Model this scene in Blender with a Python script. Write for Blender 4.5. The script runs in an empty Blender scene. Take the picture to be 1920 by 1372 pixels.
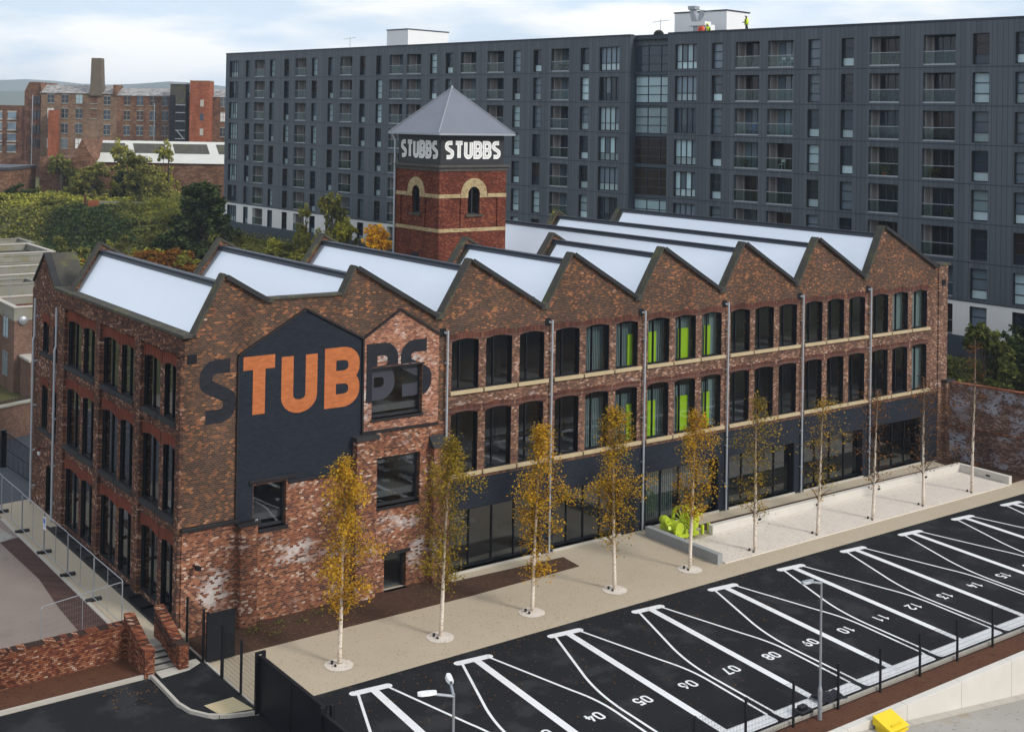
HAZE = 0.0002
import bpy, bmesh, math, random
from math import sin, cos, pi, radians, sqrt, floor
from mathutils import Vector, Matrix
from mathutils.geometry import delaunay_2d_cdt

S = bpy.context.scene
COL = S.collection
# ------------------------------------------------------------------ camera
YAW, PITCH, ROLL = 0.6215, 0.0121, 0.0167
cd = bpy.data.cameras.new('camera'); cam = bpy.data.objects.new('camera', cd); COL.objects.link(cam); S.camera = cam
_d = Vector((sin(YAW)*cos(PITCH), cos(YAW)*cos(PITCH), sin(PITCH)))
_r = Vector((cos(YAW), -sin(YAW), 0)); _u = _r.cross(_d)
_R = cos(ROLL)*_r + sin(ROLL)*_u; _U = -sin(ROLL)*_r + cos(ROLL)*_u
m = Matrix((_R, _U, -_d)).transposed().to_4x4(); m.translation = Vector((-34.8817, -50.9801, 22.3677)); cam.matrix_world = m
cd.sensor_fit = 'HORIZONTAL'; cd.sensor_width = 36; cd.lens = 36*2350.84/1920
cd.shift_x = (960-893.45)/1920; cd.shift_y = -(686-199.6)/1920
cd.clip_start = .5; cd.clip_end = 30000
# ------------------------------------------------------------------ world and sun
SUN_EL, SUN_AZ = radians(33), radians(160)      # azimuth measured from +Y towards +X
w = bpy.data.worlds.new('World'); S.world = w; w.use_nodes = True
N = w.node_tree.nodes; LK = w.node_tree.links; N.clear()
sky = N.new('ShaderNodeTexSky'); sky.sky_type = 'NISHITA'; sky.sun_disc = False
sky.sun_elevation = SUN_EL; sky.sun_rotation = SUN_AZ; sky.dust_density = 2.0; sky.altitude = 50
tc = N.new('ShaderNodeTexCoord'); mp = N.new('ShaderNodeMapping'); mp.inputs['Scale'].default_value = (1.0, 1.0, 4.2)
LK.new(tc.outputs['Generated'], mp.inputs[0])
nz = N.new('ShaderNodeTexNoise'); nz.inputs['Scale'].default_value = 3.2; nz.inputs['Detail'].default_value = 7; nz.inputs['Roughness'].default_value = .56
LK.new(mp.outputs[0], nz.inputs['Vector'])
cr = N.new('ShaderNodeValToRGB'); cr.color_ramp.elements[0].position = .34; cr.color_ramp.elements[1].position = .62
cr.color_ramp.elements[0].color = (.7, .7, .7, 1); cr.color_ramp.elements[1].color = (.97, .97, .97, 1)
LK.new(nz.outputs[0], cr.inputs[0])
nz2 = N.new('ShaderNodeTexNoise'); nz2.inputs['Scale'].default_value = 6.5; nz2.inputs['Detail'].default_value = 8; nz2.inputs['Roughness'].default_value = .5
LK.new(mp.outputs[0], nz2.inputs['Vector'])
cc = N.new('ShaderNodeValToRGB'); cc.color_ramp.elements[0].color = (6.2, 7.35, 8.8, 1); cc.color_ramp.elements[1].color = (9.2, 9.25, 9.3, 1)
cc.color_ramp.elements[0].position = .42; cc.color_ramp.elements[1].position = .56
LK.new(nz2.outputs[0], cc.inputs[0])
mx = N.new('ShaderNodeMix'); mx.data_type = 'RGBA'
LK.new(cr.outputs[0], mx.inputs[0]); LK.new(sky.outputs[0], mx.inputs[6]); LK.new(cc.outputs[0], mx.inputs[7])
bg = N.new('ShaderNodeBackground'); bg.inputs[1].default_value = .1
LK.new(mx.outputs[2], bg.inputs[0]); wo = N.new('ShaderNodeOutputWorld'); LK.new(bg.outputs[0], wo.inputs[0])
sl = bpy.data.lights.new('sun', 'SUN'); sun = bpy.data.objects.new('sun', sl); COL.objects.link(sun)
sl.energy = 2.0; sl.angle = radians(12); sl.color = (1, .94, .86)
sd = Vector((sin(SUN_AZ)*cos(SUN_EL), cos(SUN_AZ)*cos(SUN_EL), sin(SUN_EL)))
sun.rotation_euler = sd.to_track_quat('Z', 'Y').to_euler()
vs = S.view_settings; vs.view_transform = 'Standard'; vs.look = 'None'; vs.gamma = 1; vs.exposure = .38
S.cycles.max_bounces = 6; S.cycles.transparent_max_bounces = 12

# ------------------------------------------------------------------ node helpers
class NT:
    def __init__(s, name):
        s.m = bpy.data.materials.new(name); s.m.use_nodes = True; s.t = s.m.node_tree; s.t.nodes.clear()
        s.out = s.t.nodes.new('ShaderNodeOutputMaterial')
    def n(s, ty, **k):
        x = s.t.nodes.new(ty)
        for a, b in k.items(): setattr(x, a, b)
        return x
    def set(s, inp, v):
        if isinstance(v, bpy.types.NodeSocket): s.t.links.new(v, inp)
        elif v is not None: inp.default_value = v
    def math(s, op, a, b=None, c=None):
        x = s.n('ShaderNodeMath', operation=op)
        for i, v in enumerate((a, b, c)):
            if v is not None: s.set(x.inputs[i], v)
        return x.outputs[0]
    def mix(s, f, a, b, mode='MIX'):
        x = s.n('ShaderNodeMix', data_type='RGBA', blend_type=mode); s.set(x.inputs[0], f)
        s.set(x.inputs[6], c4(a)); s.set(x.inputs[7], c4(b)); return x.outputs[2]
    def noise(s, vec, scale, detail=3, rough=.55):
        x = s.n('ShaderNodeTexNoise'); s.set(x.inputs['Vector'], vec); x.inputs['Scale'].default_value = scale
        x.inputs['Detail'].default_value = detail; x.inputs['Roughness'].default_value = rough; return x.outputs[0]
    def ramp(s, f, stops, const=False):
        x = s.n('ShaderNodeValToRGB'); e = x.color_ramp.elements
        if const: x.color_ramp.interpolation = 'CONSTANT'
        while len(e) < len(stops): e.new(.5)
        for i, (p, c) in enumerate(stops): e[i].position = p; e[i].color = c4(c) if not isinstance(c, (int, float)) else (c, c, c, 1)
        s.set(x.inputs[0], f); return x.outputs[0]
    def comb(s, x, y, z=0.0):
        c = s.n('ShaderNodeCombineXYZ'); s.set(c.inputs[0], x); s.set(c.inputs[1], y); s.set(c.inputs[2], z); return c.outputs[0]
    def pos(s): return s.n('ShaderNodeNewGeometry').outputs['Position']
    def sep(s, v):
        x = s.n('ShaderNodeSeparateXYZ'); s.set(x.inputs[0], v); return x.outputs
    def vscale(s, v, sc):
        x = s.n('ShaderNodeMapping'); s.set(x.inputs[0], v); x.inputs['Scale'].default_value = sc; return x.outputs[0]
    def bsdf(s, col, rough=.8, metal=0, spec=.3, bump=None, bstr=.3, bdist=.02, alpha=None):
        b = s.n('ShaderNodeBsdfPrincipled'); s.set(b.inputs['Base Color'], c4(col)); s.set(b.inputs['Roughness'], rough)
        b.inputs['Metallic'].default_value = metal; b.inputs['Specular IOR Level'].default_value = spec
        if alpha is not None: s.set(b.inputs['Alpha'], alpha)
        if bump is not None:
            bp = s.n('ShaderNodeBump'); bp.inputs['Strength'].default_value = bstr; bp.inputs['Distance'].default_value = bdist
            s.set(bp.inputs['Height'], bump); s.set(b.inputs['Normal'], bp.outputs[0])
        return b.outputs[0]
    def done(s, sh): s.t.links.new(sh, s.out.inputs[0]); return s.m
def c4(c):
    if isinstance(c, (tuple, list)): return tuple(c) if len(c) == 4 else (*c, 1)
    return c

def plain(name, col, rough=.6, metal=0, var=.12, scale=3.0, spec=.3):
    t = NT(name); p = t.pos(); f = t.noise(p, scale, 4)
    c = t.mix(f, tuple(x*(1-var*1.6) for x in col), tuple(min(1, x*(1+var*1.6)) for x in col))
    return t.done(t.bsdf(c, rough, metal, spec))

def brick(name, stops, bw=.165, bh=.088, mortar=(.2, .17, .14), mort=.35, patch=.35, psc=(.5, .5, 1.5), white=0, rough=.9, bstr=.5, dirv=(1, 1), rw=.62, wsc=(.35, .35, .8), wcol=(.52, .47, .44), blobs=()):
    """stops: ramp of brick colours over a per-brick random; patch: how far big noise moves it; white: efflorescence amount"""
    t = NT(name); X, Y, Z = t.sep(t.pos())
    u = t.math('ADD', t.math('MULTIPLY', X, dirv[0]), t.math('MULTIPLY', Y, dirv[1]))
    rv = t.math('DIVIDE', Z, bh); row = t.math('FLOOR', rv)
    uu = t.math('ADD', t.math('DIVIDE', u, bw), t.math('MULTIPLY', row, .5)); colm = t.math('FLOOR', uu)
    wn = t.n('ShaderNodeTexWhiteNoise', noise_dimensions='2D'); t.set(wn.inputs['Vector'], t.comb(colm, row))
    rnd = wn.outputs['Value']
    uv = t.comb(u, t.math('MULTIPLY', Y, .37), Z)
    big = t.noise(t.vscale(uv, psc), 1.0, 5, .65)
    r2 = t.math('ADD', t.math('ADD', t.math('MULTIPLY', rnd, rw), .5-rw/2), t.math('MULTIPLY', t.math('SUBTRACT', big, .5), patch*4))
    c = t.ramp(r2, stops)
    fu = t.math('FRACT', uu); fv = t.math('FRACT', rv)
    mk = t.math('MAXIMUM', t.math('LESS_THAN', fu, .07), t.math('LESS_THAN', fv, .22))
    c = t.mix(t.math('MULTIPLY', mk, mort*1.6), c, mortar)
    if white:
        wnz = t.noise(t.vscale(uv, wsc), 1.3, 6, .7)
        wf = t.ramp(wnz, [(.66-.16*white, 0.0), (.80-.16*white, 1.0)])
        for bu, bz_, ru, rz_ in blobs:   # lime wash remnants with a place of their own
            dd = t.math('ADD', t.math('POWER', t.math('ABSOLUTE', t.math('DIVIDE', t.math('SUBTRACT', u, bu), ru)), 2.0), t.math('POWER', t.math('ABSOLUTE', t.math('DIVIDE', t.math('SUBTRACT', Z, bz_), rz_)), 2.0))
            bm = t.math('MULTIPLY', t.math('SUBTRACT', t.math('ADD', 1.0, t.math('MULTIPLY', t.math('SUBTRACT', wnz, .56), 9.0)), dd), .9)
            bm = t.math('MINIMUM', 1.0, t.math('MAXIMUM', bm, 0.0)); wf = t.math('MAXIMUM', wf, bm)
        w2 = t.math('MULTIPLY', t.math('GREATER_THAN', wn.outputs['Color'], .30), wf)
        c = t.mix(t.math('MULTIPLY', w2, .82), c, wcol)
    g = t.noise(t.vscale(uv, (.9, .9, .25)), .8, 4)
    c = t.mix(.55, c, t.ramp(g, [(.3, (.45, .43, .42)), (.65, (1.0, 1.0, 1.0))]), 'MULTIPLY')
    return t.done(t.bsdf(c, rough, 0, .15, bump=t.math('SUBTRACT', t.math('ADD', rnd, .3), mk), bstr=bstr, bdist=.012))

M = {}
M['brick_dark'] = brick('dark_weathered_brick', [(0, (.034, .022, .018)), (.40, (.070, .040, .028)), (.62, (.105, .055, .035)), (.74, (.20, .078, .034)), (.88, (.38, .15, .06)), (.98, (.52, .36, .27))], mortar=(.20, .15, .115), mort=.48, patch=.24, rw=.66, psc=(.6, .6, 1.3))
M['brick_red'] = brick('red_stock_brick', [(0, (.06, .025, .02)), (.3, (.098, .050, .034)), (.55, (.155, .074, .045)), (.75, (.25, .12, .065)), (.9, (.42, .26, .19)), (1, (.55, .45, .4))], mortar=(.24, .19, .165), mort=.42, patch=.16, rw=.82, white=.3)
M['brick_white'] = brick('limewashed_brick', [(0, (.050, .024, .020)), (.3, (.14, .046, .026)), (.58, (.25, .080, .036)), (.86, (.37, .16, .08)), (.97, (.56, .45, .37))], mortar=(.26, .205, .165), mort=.42, patch=.15, rw=.9, white=.55, blobs=((-8.6, 2.9, 1.9, .8), (-5.7, 2.4, 1.2, 1.1), (-12.2, 2.0, 1.0, .9), (-2.6, 3.0, 1.6, .7), (-1.5, 1.4, .8, 1.2)), wcol=(.60, .56, .54))
M['brick_pale'] = brick('orange_cleaned_brick', [(0, (.08, .03, .022)), (.3, (.22, .072, .034)), (.6, (.36, .13, .06)), (.85, (.46, .22, .13)), (1, (.6, .5, .44))], mortar=(.34, .29, .26), mort=.5, patch=.14, rw=.85, white=.6, blobs=((-4.5, 9.4, .35, 1.8), (-2.6, 10.9, 1.9, .45), (-1.1, 9.2, .35, 1.0)), wcol=(.62, .59, .58))
M['brick_side'] = brick('deep_red_brick', [(0, (.026, .013, .012)), (.35, (.068, .030, .022)), (.62, (.125, .052, .030)), (.8, (.24, .10, .048)), (.93, (.42, .28, .2)), (1, (.45, .35, .28))], mortar=(.16, .115, .095), mort=.45, patch=.2, rw=.8)
M['brick_arch'] = brick('rubbed_red_brick', [(0, (.10, .026, .016)), (.5, (.16, .04, .022)), (1, (.19, .055, .03))], bw=.08, bh=.5, mortar=(.12, .05, .04), mort=.25, patch=.15)
M['brick_arch2'] = brick('dark_arch_brick', [(0, (.055, .024, .02)), (.5, (.095, .038, .028)), (1, (.17, .065, .045))], bw=.08, bh=.5, mortar=(.14, .09, .075), mort=.35, patch=.2)
M['brick_tower'] = brick('tower_red_brick', [(0, (.045, .014, .011)), (.4, (.118, .027, .016)), (.7, (.185, .046, .023)), (1, (.26, .105, .06))], mortar=(.12, .07, .055), mort=.4, patch=.18, rw=.7)
M['brick_buff'] = brick('buff_brick', [(0, (.22, .16, .08)), (.4, (.42, .32, .17)), (.8, (.52, .42, .25)), (1, (.15, .12, .09))], mortar=(.3, .24, .16), mort=.3, patch=.2)
M['brick_new'] = brick('reclaimed_mixed_brick', [(0, (.06, .025, .020)), (.3, (.15, .045, .026)), (.6, (.25, .080, .038)), (.85, (.34, .16, .09)), (1, (.52, .42, .34))], bw=.15, bh=.08, mortar=(.035, .022, .018), mort=.6, patch=.1, rw=.85)
M['brick_grey'] = brick('grimy_brick', [(0, (.035, .022, .02)), (.35, (.085, .045, .034)), (.65, (.17, .085, .06)), (1, (.34, .28, .25))], mortar=(.17, .14, .12), mort=.4, patch=.3, psc=(.25, .25, 1.0), white=1.05, dirv=(.19, -.98), wsc=(.28, .28, .35), wcol=(.38, .41, .49), blobs=((10.8, 3.9, 1.3, .8), (12.9, 3.1, 1.6, 1.0), (11.6, 1.9, 1.4, .5), (14.5, 2.0, 2.0, .8)))
M['brick_house'] = brick('house_brown_brick', [(0, (.11, .065, .05)), (.5, (.18, .105, .08)), (1, (.26, .16, .12))], mortar=(.2, .16, .13), mort=.3, patch=.12)
M['brick_far'] = brick('far_mill_brick', [(0, (.075, .038, .026)), (.4, (.135, .065, .04)), (.7, (.20, .10, .058)), (1, (.27, .165, .11))], bw=.6, bh=.3, mortar=(.2, .13, .09), mort=.2, patch=.35, psc=(.10, .10, .14), bstr=0, dirv=(1.3, .3))
M['brick_far_red'] = brick('far_red_brick', [(0, (.20, .055, .028)), (.5, (.29, .085, .04)), (1, (.36, .13, .07))], bw=.6, bh=.3, mortar=(.2, .1, .06), mort=.15, patch=.15, bstr=0, dirv=(1.3, .3))
M['brick_far_buff'] = brick('far_buff_brick', [(0, (.12, .075, .05)), (.5, (.20, .125, .08)), (1, (.28, .19, .125))], bw=.6, bh=.3, mortar=(.2, .13, .09), mort=.15, patch=.3, psc=(.10, .10, .14), bstr=0, dirv=(1.3, .3))

def painted_brick(name, col, k=.35):
    t = NT(name); X, Y, Z = t.sep(t.pos()); u = t.math('ADD', X, Y)
    rv = t.math('DIVIDE', Z, .085); row = t.math('FLOOR', rv); uu = t.math('ADD', t.math('DIVIDE', u, .235), t.math('MULTIPLY', row, .5))
    wn = t.n('ShaderNodeTexWhiteNoise', noise_dimensions='2D'); t.set(wn.inputs['Vector'], t.comb(t.math('FLOOR', uu), row))
    fv = t.math('LESS_THAN', t.math('FRACT', rv), .18)
    f = t.math('ADD', t.math('MULTIPLY', wn.outputs['Value'], .6), t.math('MULTIPLY', t.noise(t.pos(), .7, 5), .6))
    c = t.mix(f, tuple(x*(1-k) for x in col), tuple(x*(1+k) for x in col))
    c = t.mix(t.math('MULTIPLY', fv, .35), c, tuple(x*.45 for x in col))
    return t.done(t.bsdf(c, .75, 0, .12, bump=t.math('SUBTRACT', wn.outputs['Value'], fv), bstr=.5, bdist=.01))
M['paint_black'] = painted_brick('dark_slate_paint', (.017, .021, .030), .25)
M['paint_letter_dark'] = painted_brick('charcoal_letter_paint', (.019, .021, .027), .25)
M['paint_orange'] = painted_brick('terracotta_letter_paint', (.42, .135, .048), .22)
M['white_letter'] = plain('white_sign_paint', (.8, .8, .78), .5)
M['grey_letter'] = plain('grey_inline_paint', (.28, .28, .3), .5)
M['sign_black'] = plain('black_sign_board', (.025, .026, .03), .5)
M['film'] = (lambda t: t.done(t.bsdf((.045, .048, .062), .35, 0, .4)))(NT('window_letter_film'))
M['dark_metal'] = plain('dark_grey_metal', (.028, .031, .038), .45, .2)
M['black_metal'] = plain('black_powdercoat', (.008, .009, .012), .5, .0, spec=.2)
M['flash'] = plain('slate_grey_flashing', (.030, .037, .052), .5)
M['trim'] = plain('dark_brown_black_trim', (.016, .014, .016), .5)
M['galv'] = plain('galvanised_steel', (.34, .36, .39), .45, .55, .1, 9)
M['pipe'] = plain('grey_downpipe_metal', (.42, .46, .50), .45, .4, .1)
M['zinc'] = (lambda t: t.done(t.bsdf(t.mix(t.noise(t.pos(), .8, 6), (.135, .145, .18), (.19, .20, .245)), .42, .35, .5)))(NT('zinc_roof'))
def stone(name, a, b, moss=None, sc=1.2, rough=.85):
    t = NT(name); p = t.pos(); f = t.noise(p, sc, 8, .65)
    c = t.mix(f, a, b)
    if moss: c = t.mix(t.ramp(t.noise(p, .9, 6, .7), [(.52, 0.0), (.68, 1.0)]), c, moss)
    return t.done(t.bsdf(c, rough, 0, .2, bump=t.noise(p, 20, 4), bstr=.25, bdist=.01))
M['coping'] = stone('mossy_stone_coping', (.028, .027, .024), (.095, .088, .072), (.11, .11, .045), 2)
M['coping_dark'] = stone('dark_lead_coping', (.018, .019, .022), (.045, .044, .045))
M['sill_stone'] = stone('buff_sandstone_sill', (.34, .26, .15), (.52, .43, .28), None, 1.8)
M['concrete'] = stone('shade_toned_concrete', (.22, .23, .235), (.36, .37, .37), None, 1.0)  # pale planter concrete greyed: shade of the side wall put into the colour
M['concrete_pale'] = stone('pale_cast_concrete', (.50, .47, .42), (.66, .63, .58), None, .8)
M['kerb'] = stone('pale_kerb_stone', (.34, .31, .27), (.5, .47, .42), None, 2)
M['steps'] = stone('grey_step_stone', (.2, .19, .17), (.36, .34, .31), None, 2)
M['tactile'] = stone('buff_tactile_slab', (.42, .34, .2), (.56, .47, .3), None, 2)
M['slab'] = stone('pale_paving_slab', (.38, .36, .31), (.52, .49, .43), None, 2)
M['cornice'] = stone('dark_stone_cornice', (.035, .032, .03), (.12, .11, .1), None, 3)
M['rendered'] = stone('weathered_grey_render', (.17, .165, .14), (.30, .29, .25), (.20, .18, .09), .5)

# glazed roof: pale translucent panels
t = NT('opal_roof_glazing'); X, Y, Z = t.sep(t.pos())
ln = t.math('LESS_THAN', t.math('FRACT', t.math('MULTIPLY', Y, .8)), .03)
c = t.mix(t.noise(t.vscale(t.pos(), (1, .25, 1)), .6, 5), (.80, .86, .96), (.84, .90, .98)); 
c = t.mix(t.ramp(t.noise(t.vscale(t.pos(), (.3, 2.2, .3)), 1.1, 5, .7), [(.55, 0.0), (.85, .12)]), c, (.6, .62, .68))
M['opal'] = t.done(t.bsdf(c, .25, 0, .5))

def glass(name, tint, refl=.12, rough=.02):
    t = NT(name); tr = t.n('ShaderNodeBsdfTransparent'); tr.inputs[0].default_value = c4(tint)
    gl = t.n('ShaderNodeBsdfGlossy'); gl.inputs['Color'].default_value = (.8, .84, .88, 1); gl.inputs['Roughness'].default_value = rough
    bp = t.n('ShaderNodeBump'); bp.inputs['Strength'].default_value = .04; bp.inputs['Distance'].default_value = .03; t.set(bp.inputs['Height'], t.noise(t.pos(), .8, 2))
    t.set(gl.inputs['Normal'], bp.outputs[0])
    g_ = t.n('ShaderNodeNewGeometry'); dt = t.n('ShaderNodeVectorMath', operation='DOT_PRODUCT'); t.set(dt.inputs[0], g_.outputs['Incoming']); t.set(dt.inputs[1], g_.outputs['Normal'])
    fc = t.math('POWER', t.math('SUBTRACT', 1.0, t.math('ABSOLUTE', dt.outputs['Value'])), 5.0)
    mxs = t.n('ShaderNodeMixShader'); t.set(mxs.inputs[0], t.math('MINIMUM', 1.0, t.math('ADD', t.math('MULTIPLY', fc, 1.3), .09+refl)))
    t.t.links.new(tr.outputs[0], mxs.inputs[1]); t.t.links.new(gl.outputs[0], mxs.inputs[2]); return t.done(mxs.outputs[0])
M['glass'] = glass('tinted_window_glass', (.72, .76, .78), .0)
M['glass_side'] = glass('side_window_glass', (.45, .48, .48), .11)
M['glass_shop'] = glass('shopfront_glass', (.5, .54, .53), .04)
M['glass_rail'] = glass('balcony_glass', (.70, .80, .78), -.055)
def pane(name, col, rough=.08, spec=.6):
    t = NT(name); oi = t.n('ShaderNodeObjectInfo'); c = t.mix(oi.outputs['Random'], tuple(x*.5 for x in col), tuple(min(1, x*1.55) for x in col))
    return t.done(t.bsdf(c, rough, 0, spec))
M['pane_dark'] = pane('dark_room_pane', (.020, .031, .048), spec=.5)  # dark glass, blue of the reflected sky put into its colour
M['pane_mid'] = pane('sky_tinted_pane', (.11, .15, .19), spec=.5)  # pale sky reflection painted in as a bluish tone
M['pane_teal'] = pane('teal_blind_pane', (.30, .42, .46), .15)
M['pane_low'] = pane('frosted_lower_pane', (.36, .47, .50), .15)
M['pane_brown'] = pane('brown_room_pane', (.032, .020, .018), .1, .4)
# metal cladding with standing seams
t = NT('standing_seam_cladding'); X, Y, Z = t.sep(t.pos())
uu = t.math('ADD', t.math('MULTIPLY', X, .16445), t.math('MULTIPLY', Y, -.98638))
fr = t.math('FRACT', t.math('DIVIDE', uu, .43)); sm = t.math('LESS_THAN', fr, .13)
wn = t.n('ShaderNodeTexWhiteNoise', noise_dimensions='1D'); t.set(wn.inputs['W'], t.math('FLOOR', t.math('DIVIDE', uu, .43)))
c = t.mix(wn.outputs['Value'], (.074, .088, .107), (.10, .116, .136)); c = t.mix(t.math('MULTIPLY', sm, .5), c, (.02, .024, .03))
c = t.mix(.35, c, t.ramp(t.noise(t.vscale(t.pos(), (.15, .15, .05)), 1, 4), [(.3, (.75, .75, .75)), (.7, (1, 1, 1))]), 'MULTIPLY')
M['clad'] = t.done(t.bsdf(c, .5, .15, .35, bump=sm, bstr=.4, bdist=.03))
M['clad_plain'] = plain('slate_blue_panel', (.052, .067, .085), .5, .1)
M['white_panel'] = stone('white_cladding_panel', (.62, .62, .62), (.72, .72, .71), None, .4, .6)
M['recess_wall'] = plain('pale_balcony_wall', (.36, .34, .33), .7)
M['white_render'] = stone('white_plant_room_panel', (.70, .71, .72), (.80, .80, .80), None, .3, .6)
# grounds
def ground(name, a, b, sc, fine=None, patches=None, rough=.9, spec=.2):
    t = NT(name); p = t.pos(); c = t.mix(t.noise(p, sc, 7, .6), a, b)
    if fine:
        f = t.noise(p, fine[0], 2, .8); c = t.mix(t.ramp(f, [(fine[1], 0.0), (fine[1]+.06, 1.0)]), c, fine[2])
    if patches: c = t.mix(t.ramp(t.noise(p, patches[0], 6, .6), [(patches[1], 0.0), (patches[1]+.1, .8)]), c, patches[2])
    return t.done(t.bsdf(c, rough, 0, spec, bump=t.noise(p, 30, 3), bstr=.35, bdist=.01))
M['asphalt'] = ground('fresh_asphalt', (.0125, .0135, .0155), (.021, .0215, .024), .35, (9, .70, (.085, .075, .055)), (.55, .52, (.034, .035, .037)), spec=.06)
M['resin'] = ground('beige_resin_gravel', (.41, .345, .255), (.48, .41, .31), .5, (14, .60, (.30, .24, .17)))
M['gravel'] = ground('pale_pink_gravel', (.58, .52, .45), (.70, .64, .57), 1.2, (7, .60, (.46, .40, .34)))
M['soil'] = ground('brown_bark_soil', (.045, .024, .016), (.085, .045, .028), 1.6, (6, .62, (.16, .085, .05)))
M['soil_red'] = ground('red_brown_mulch', (.060, .024, .014), (.12, .05, .025), .9, (6, .60, (.035, .018, .014)))
M['yard'] = ground('dusty_concrete_yard', (.17, .135, .115), (.28, .23, .20), .25, (5, .64, (.18, .14, .12)), (.35, .62, (.13, .11, .10)))
M['setts'] = brick('dark_purple_setts', [(0, (.04, .018, .016)), (1, (.085, .036, .032))], bw=.22, bh=.12, patch=.1, mort=.08)
M['oldconc'] = ground('worn_concrete', (.26, .245, .22), (.38, .36, .33), .5, (4, .62, (.2, .18, .16)), (.4, .6, (.30, .24, .17)))
M['paving_dark'] = ground('wet_dark_paving', (.05, .055, .07), (.085, .09, .105), .6)
M['grass_ground'] = ground('rough_grass_ground', (.055, .06, .022), (.11, .105, .04), .15, (3, .58, (.09, .06, .03)))
M['road_white'] = plain('thermoplastic_marking_paint', (.72, .73, .74), .6, 0, .06, 2)
M['slate'] = plain('dark_slate_roof', (.05, .052, .06), .6)
t = NT('corroded_slate_roof'); c = t.mix(t.ramp(t.noise(t.vscale(t.pos(), (1.1, 1.1, .15)), 1, 5, .7), [(.35, 0.0), (.65, 1.0)]), (.12, .11, .105), (.38, .37, .36)); M['far_slate'] = t.done(t.bsdf(c, .8))
M['timber'] = plain('dark_stained_timber', (.045, .032, .025), .8)
M['yellow'] = plain('yellow_plastic', (.72, .52, .015), .45, 0, .05)
M['lime'] = plain('lime_green_paint', (.47, .58, .03), .4, 0, .10, spec=.5)
M['lime_wall'] = plain('lime_green_panel', (.42, .68, .012), .5, 0, .03)
M['blind'] = plain('pale_teal_blind', (.20, .27, .27), .7, 0, .1)
M['interior'] = plain('interior_plaster', (.12, .12, .12), .8, 0, .05)
M['interior_floor'] = plain('interior_floor', (.12, .12, .12), .5, 0, .1)
M['interior_dark'] = plain('dark_interior', (.05, .052, .055), .8, 0, .1)
M['rubber'] = plain('black_rubber', (.02, .02, .02), .8)
M['chimney'] = stone('sooty_chimney_brick', (.085, .068, .052), (.17, .135, .10), None, .5)
M['shed_roof'] = stone('cream_sheet_roof', (.42, .42, .38), (.60, .60, .56), None, .3)
M['hivis'] = plain('hi_vis_yellow', (.62, .80, .03), .7, 0, .03)
M['clothes'] = plain('navy_work_clothes', (.018, .02, .028), .9)
M['skin'] = plain('skin', (.45, .26, .18), .6)
M['red_paint'] = plain('red_orange_plastic', (.7, .10, .04), .5)
M['blue_plastic'] = plain('blue_plastic', (.03, .12, .45), .4)
M['white_plastic'] = plain('white_plastic', (.72, .73, .74), .4)
M['sheet_black'] = plain('black_plastic_sheet', (.014, .015, .02), .3)
M['rust'] = plain('rust_brown_metal', (.10, .03, .02), .8)
t = NT('birch_bark'); X, Y, Z = t.sep(t.pos())
bk = t.ramp(t.noise(t.vscale(t.pos(), (6, 6, 22)), 1, 4, .7), [(.57, 0.0), (.63, 1.0)])
hz = t.ramp(t.math('DIVIDE', Z, 9.0), [(.0, (.78, .68, .57)), (.35, (.62, .53, .43)), (.7, (.30, .22, .15)), (1, (.16, .10, .07))])
M['birch'] = t.done(t.bsdf(t.mix(bk, hz, (.07, .055, .045)), .8))
M['twig'] = plain('brown_twig_bark', (.075, .045, .03), .8)
M['bark'] = plain('grey_brown_bark', (.06, .048, .036), .9)
def leaf(name, stops, bright=1.0, objv=.25):
    t = NT(name); g = t.n('ShaderNodeNewGeometry'); oi = t.n('ShaderNodeObjectInfo')
    f = t.math('ADD', t.math('MULTIPLY', g.outputs['Random Per Island'], .55), t.math('MULTIPLY', t.noise(g.outputs['Position'], .45, 4), .5))
    f = t.math('ADD', f, t.math('MULTIPLY', t.math('SUBTRACT', oi.outputs['Random'], .5), objv))
    c = t.ramp(f, stops); d = t.n('ShaderNodeBsdfDiffuse'); t.set(d.inputs[0], c)
    tl = t.n('ShaderNodeBsdfTranslucent'); t.set(tl.inputs[0], c); mxs = t.n('ShaderNodeMixShader'); mxs.inputs[0].default_value = .35
    t.t.links.new(d.outputs[0], mxs.inputs[1]); t.t.links.new(tl.outputs[0], mxs.inputs[2]); return t.done(mxs.outputs[0])
M['leaf_gold'] = leaf('golden_birch_leaves', [(.15, (.16, .14, .02)), (.4, (.36, .23, .025)), (.6, (.54, .30, .025)), (.85, (.66, .38, .035)), (1, (.40, .15, .02))])
M['leaf_olive'] = leaf('olive_birch_leaves', [(.15, (.15, .12, .02)), (.45, (.29, .21, .025)), (.7, (.42, .26, .03)), (1, (.5, .28, .03))])
M['leaf_brown'] = leaf('russet_birch_leaves', [(.2, (.08, .04, .015)), (.6, (.22, .09, .025)), (1, (.34, .15, .03))])
M['leaf_dark'] = leaf('dark_green_foliage', [(.2, (.025, .042, .018)), (.5, (.060, .088, .032)), (.9, (.14, .165, .055))], objv=.1)
M['leaf_green'] = leaf('mid_green_foliage', [(.1, (.05, .068, .02)), (.4, (.125, .145, .038)), (.65, (.23, .23, .06)), (.95, (.38, .33, .08))], objv=.35)
M['leaf_yellow'] = leaf('yellow_green_foliage', [(.1, (.13, .14, .03)), (.45, (.29, .29, .055)), (.8, (.45, .42, .07)), (1, (.6, .5, .08))], objv=.2)
M['leaf_amber'] = leaf('amber_foliage', [(.1, (.55, .26, .015)), (.5, (.85, .50, .03)), (1, (.9, .65, .06))], objv=.1)
M['leaf_rust'] = leaf('rust_foliage', [(.1, (.09, .04, .01)), (.5, (.28, .12, .02)), (1, (.42, .20, .04))], objv=.1)

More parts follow.
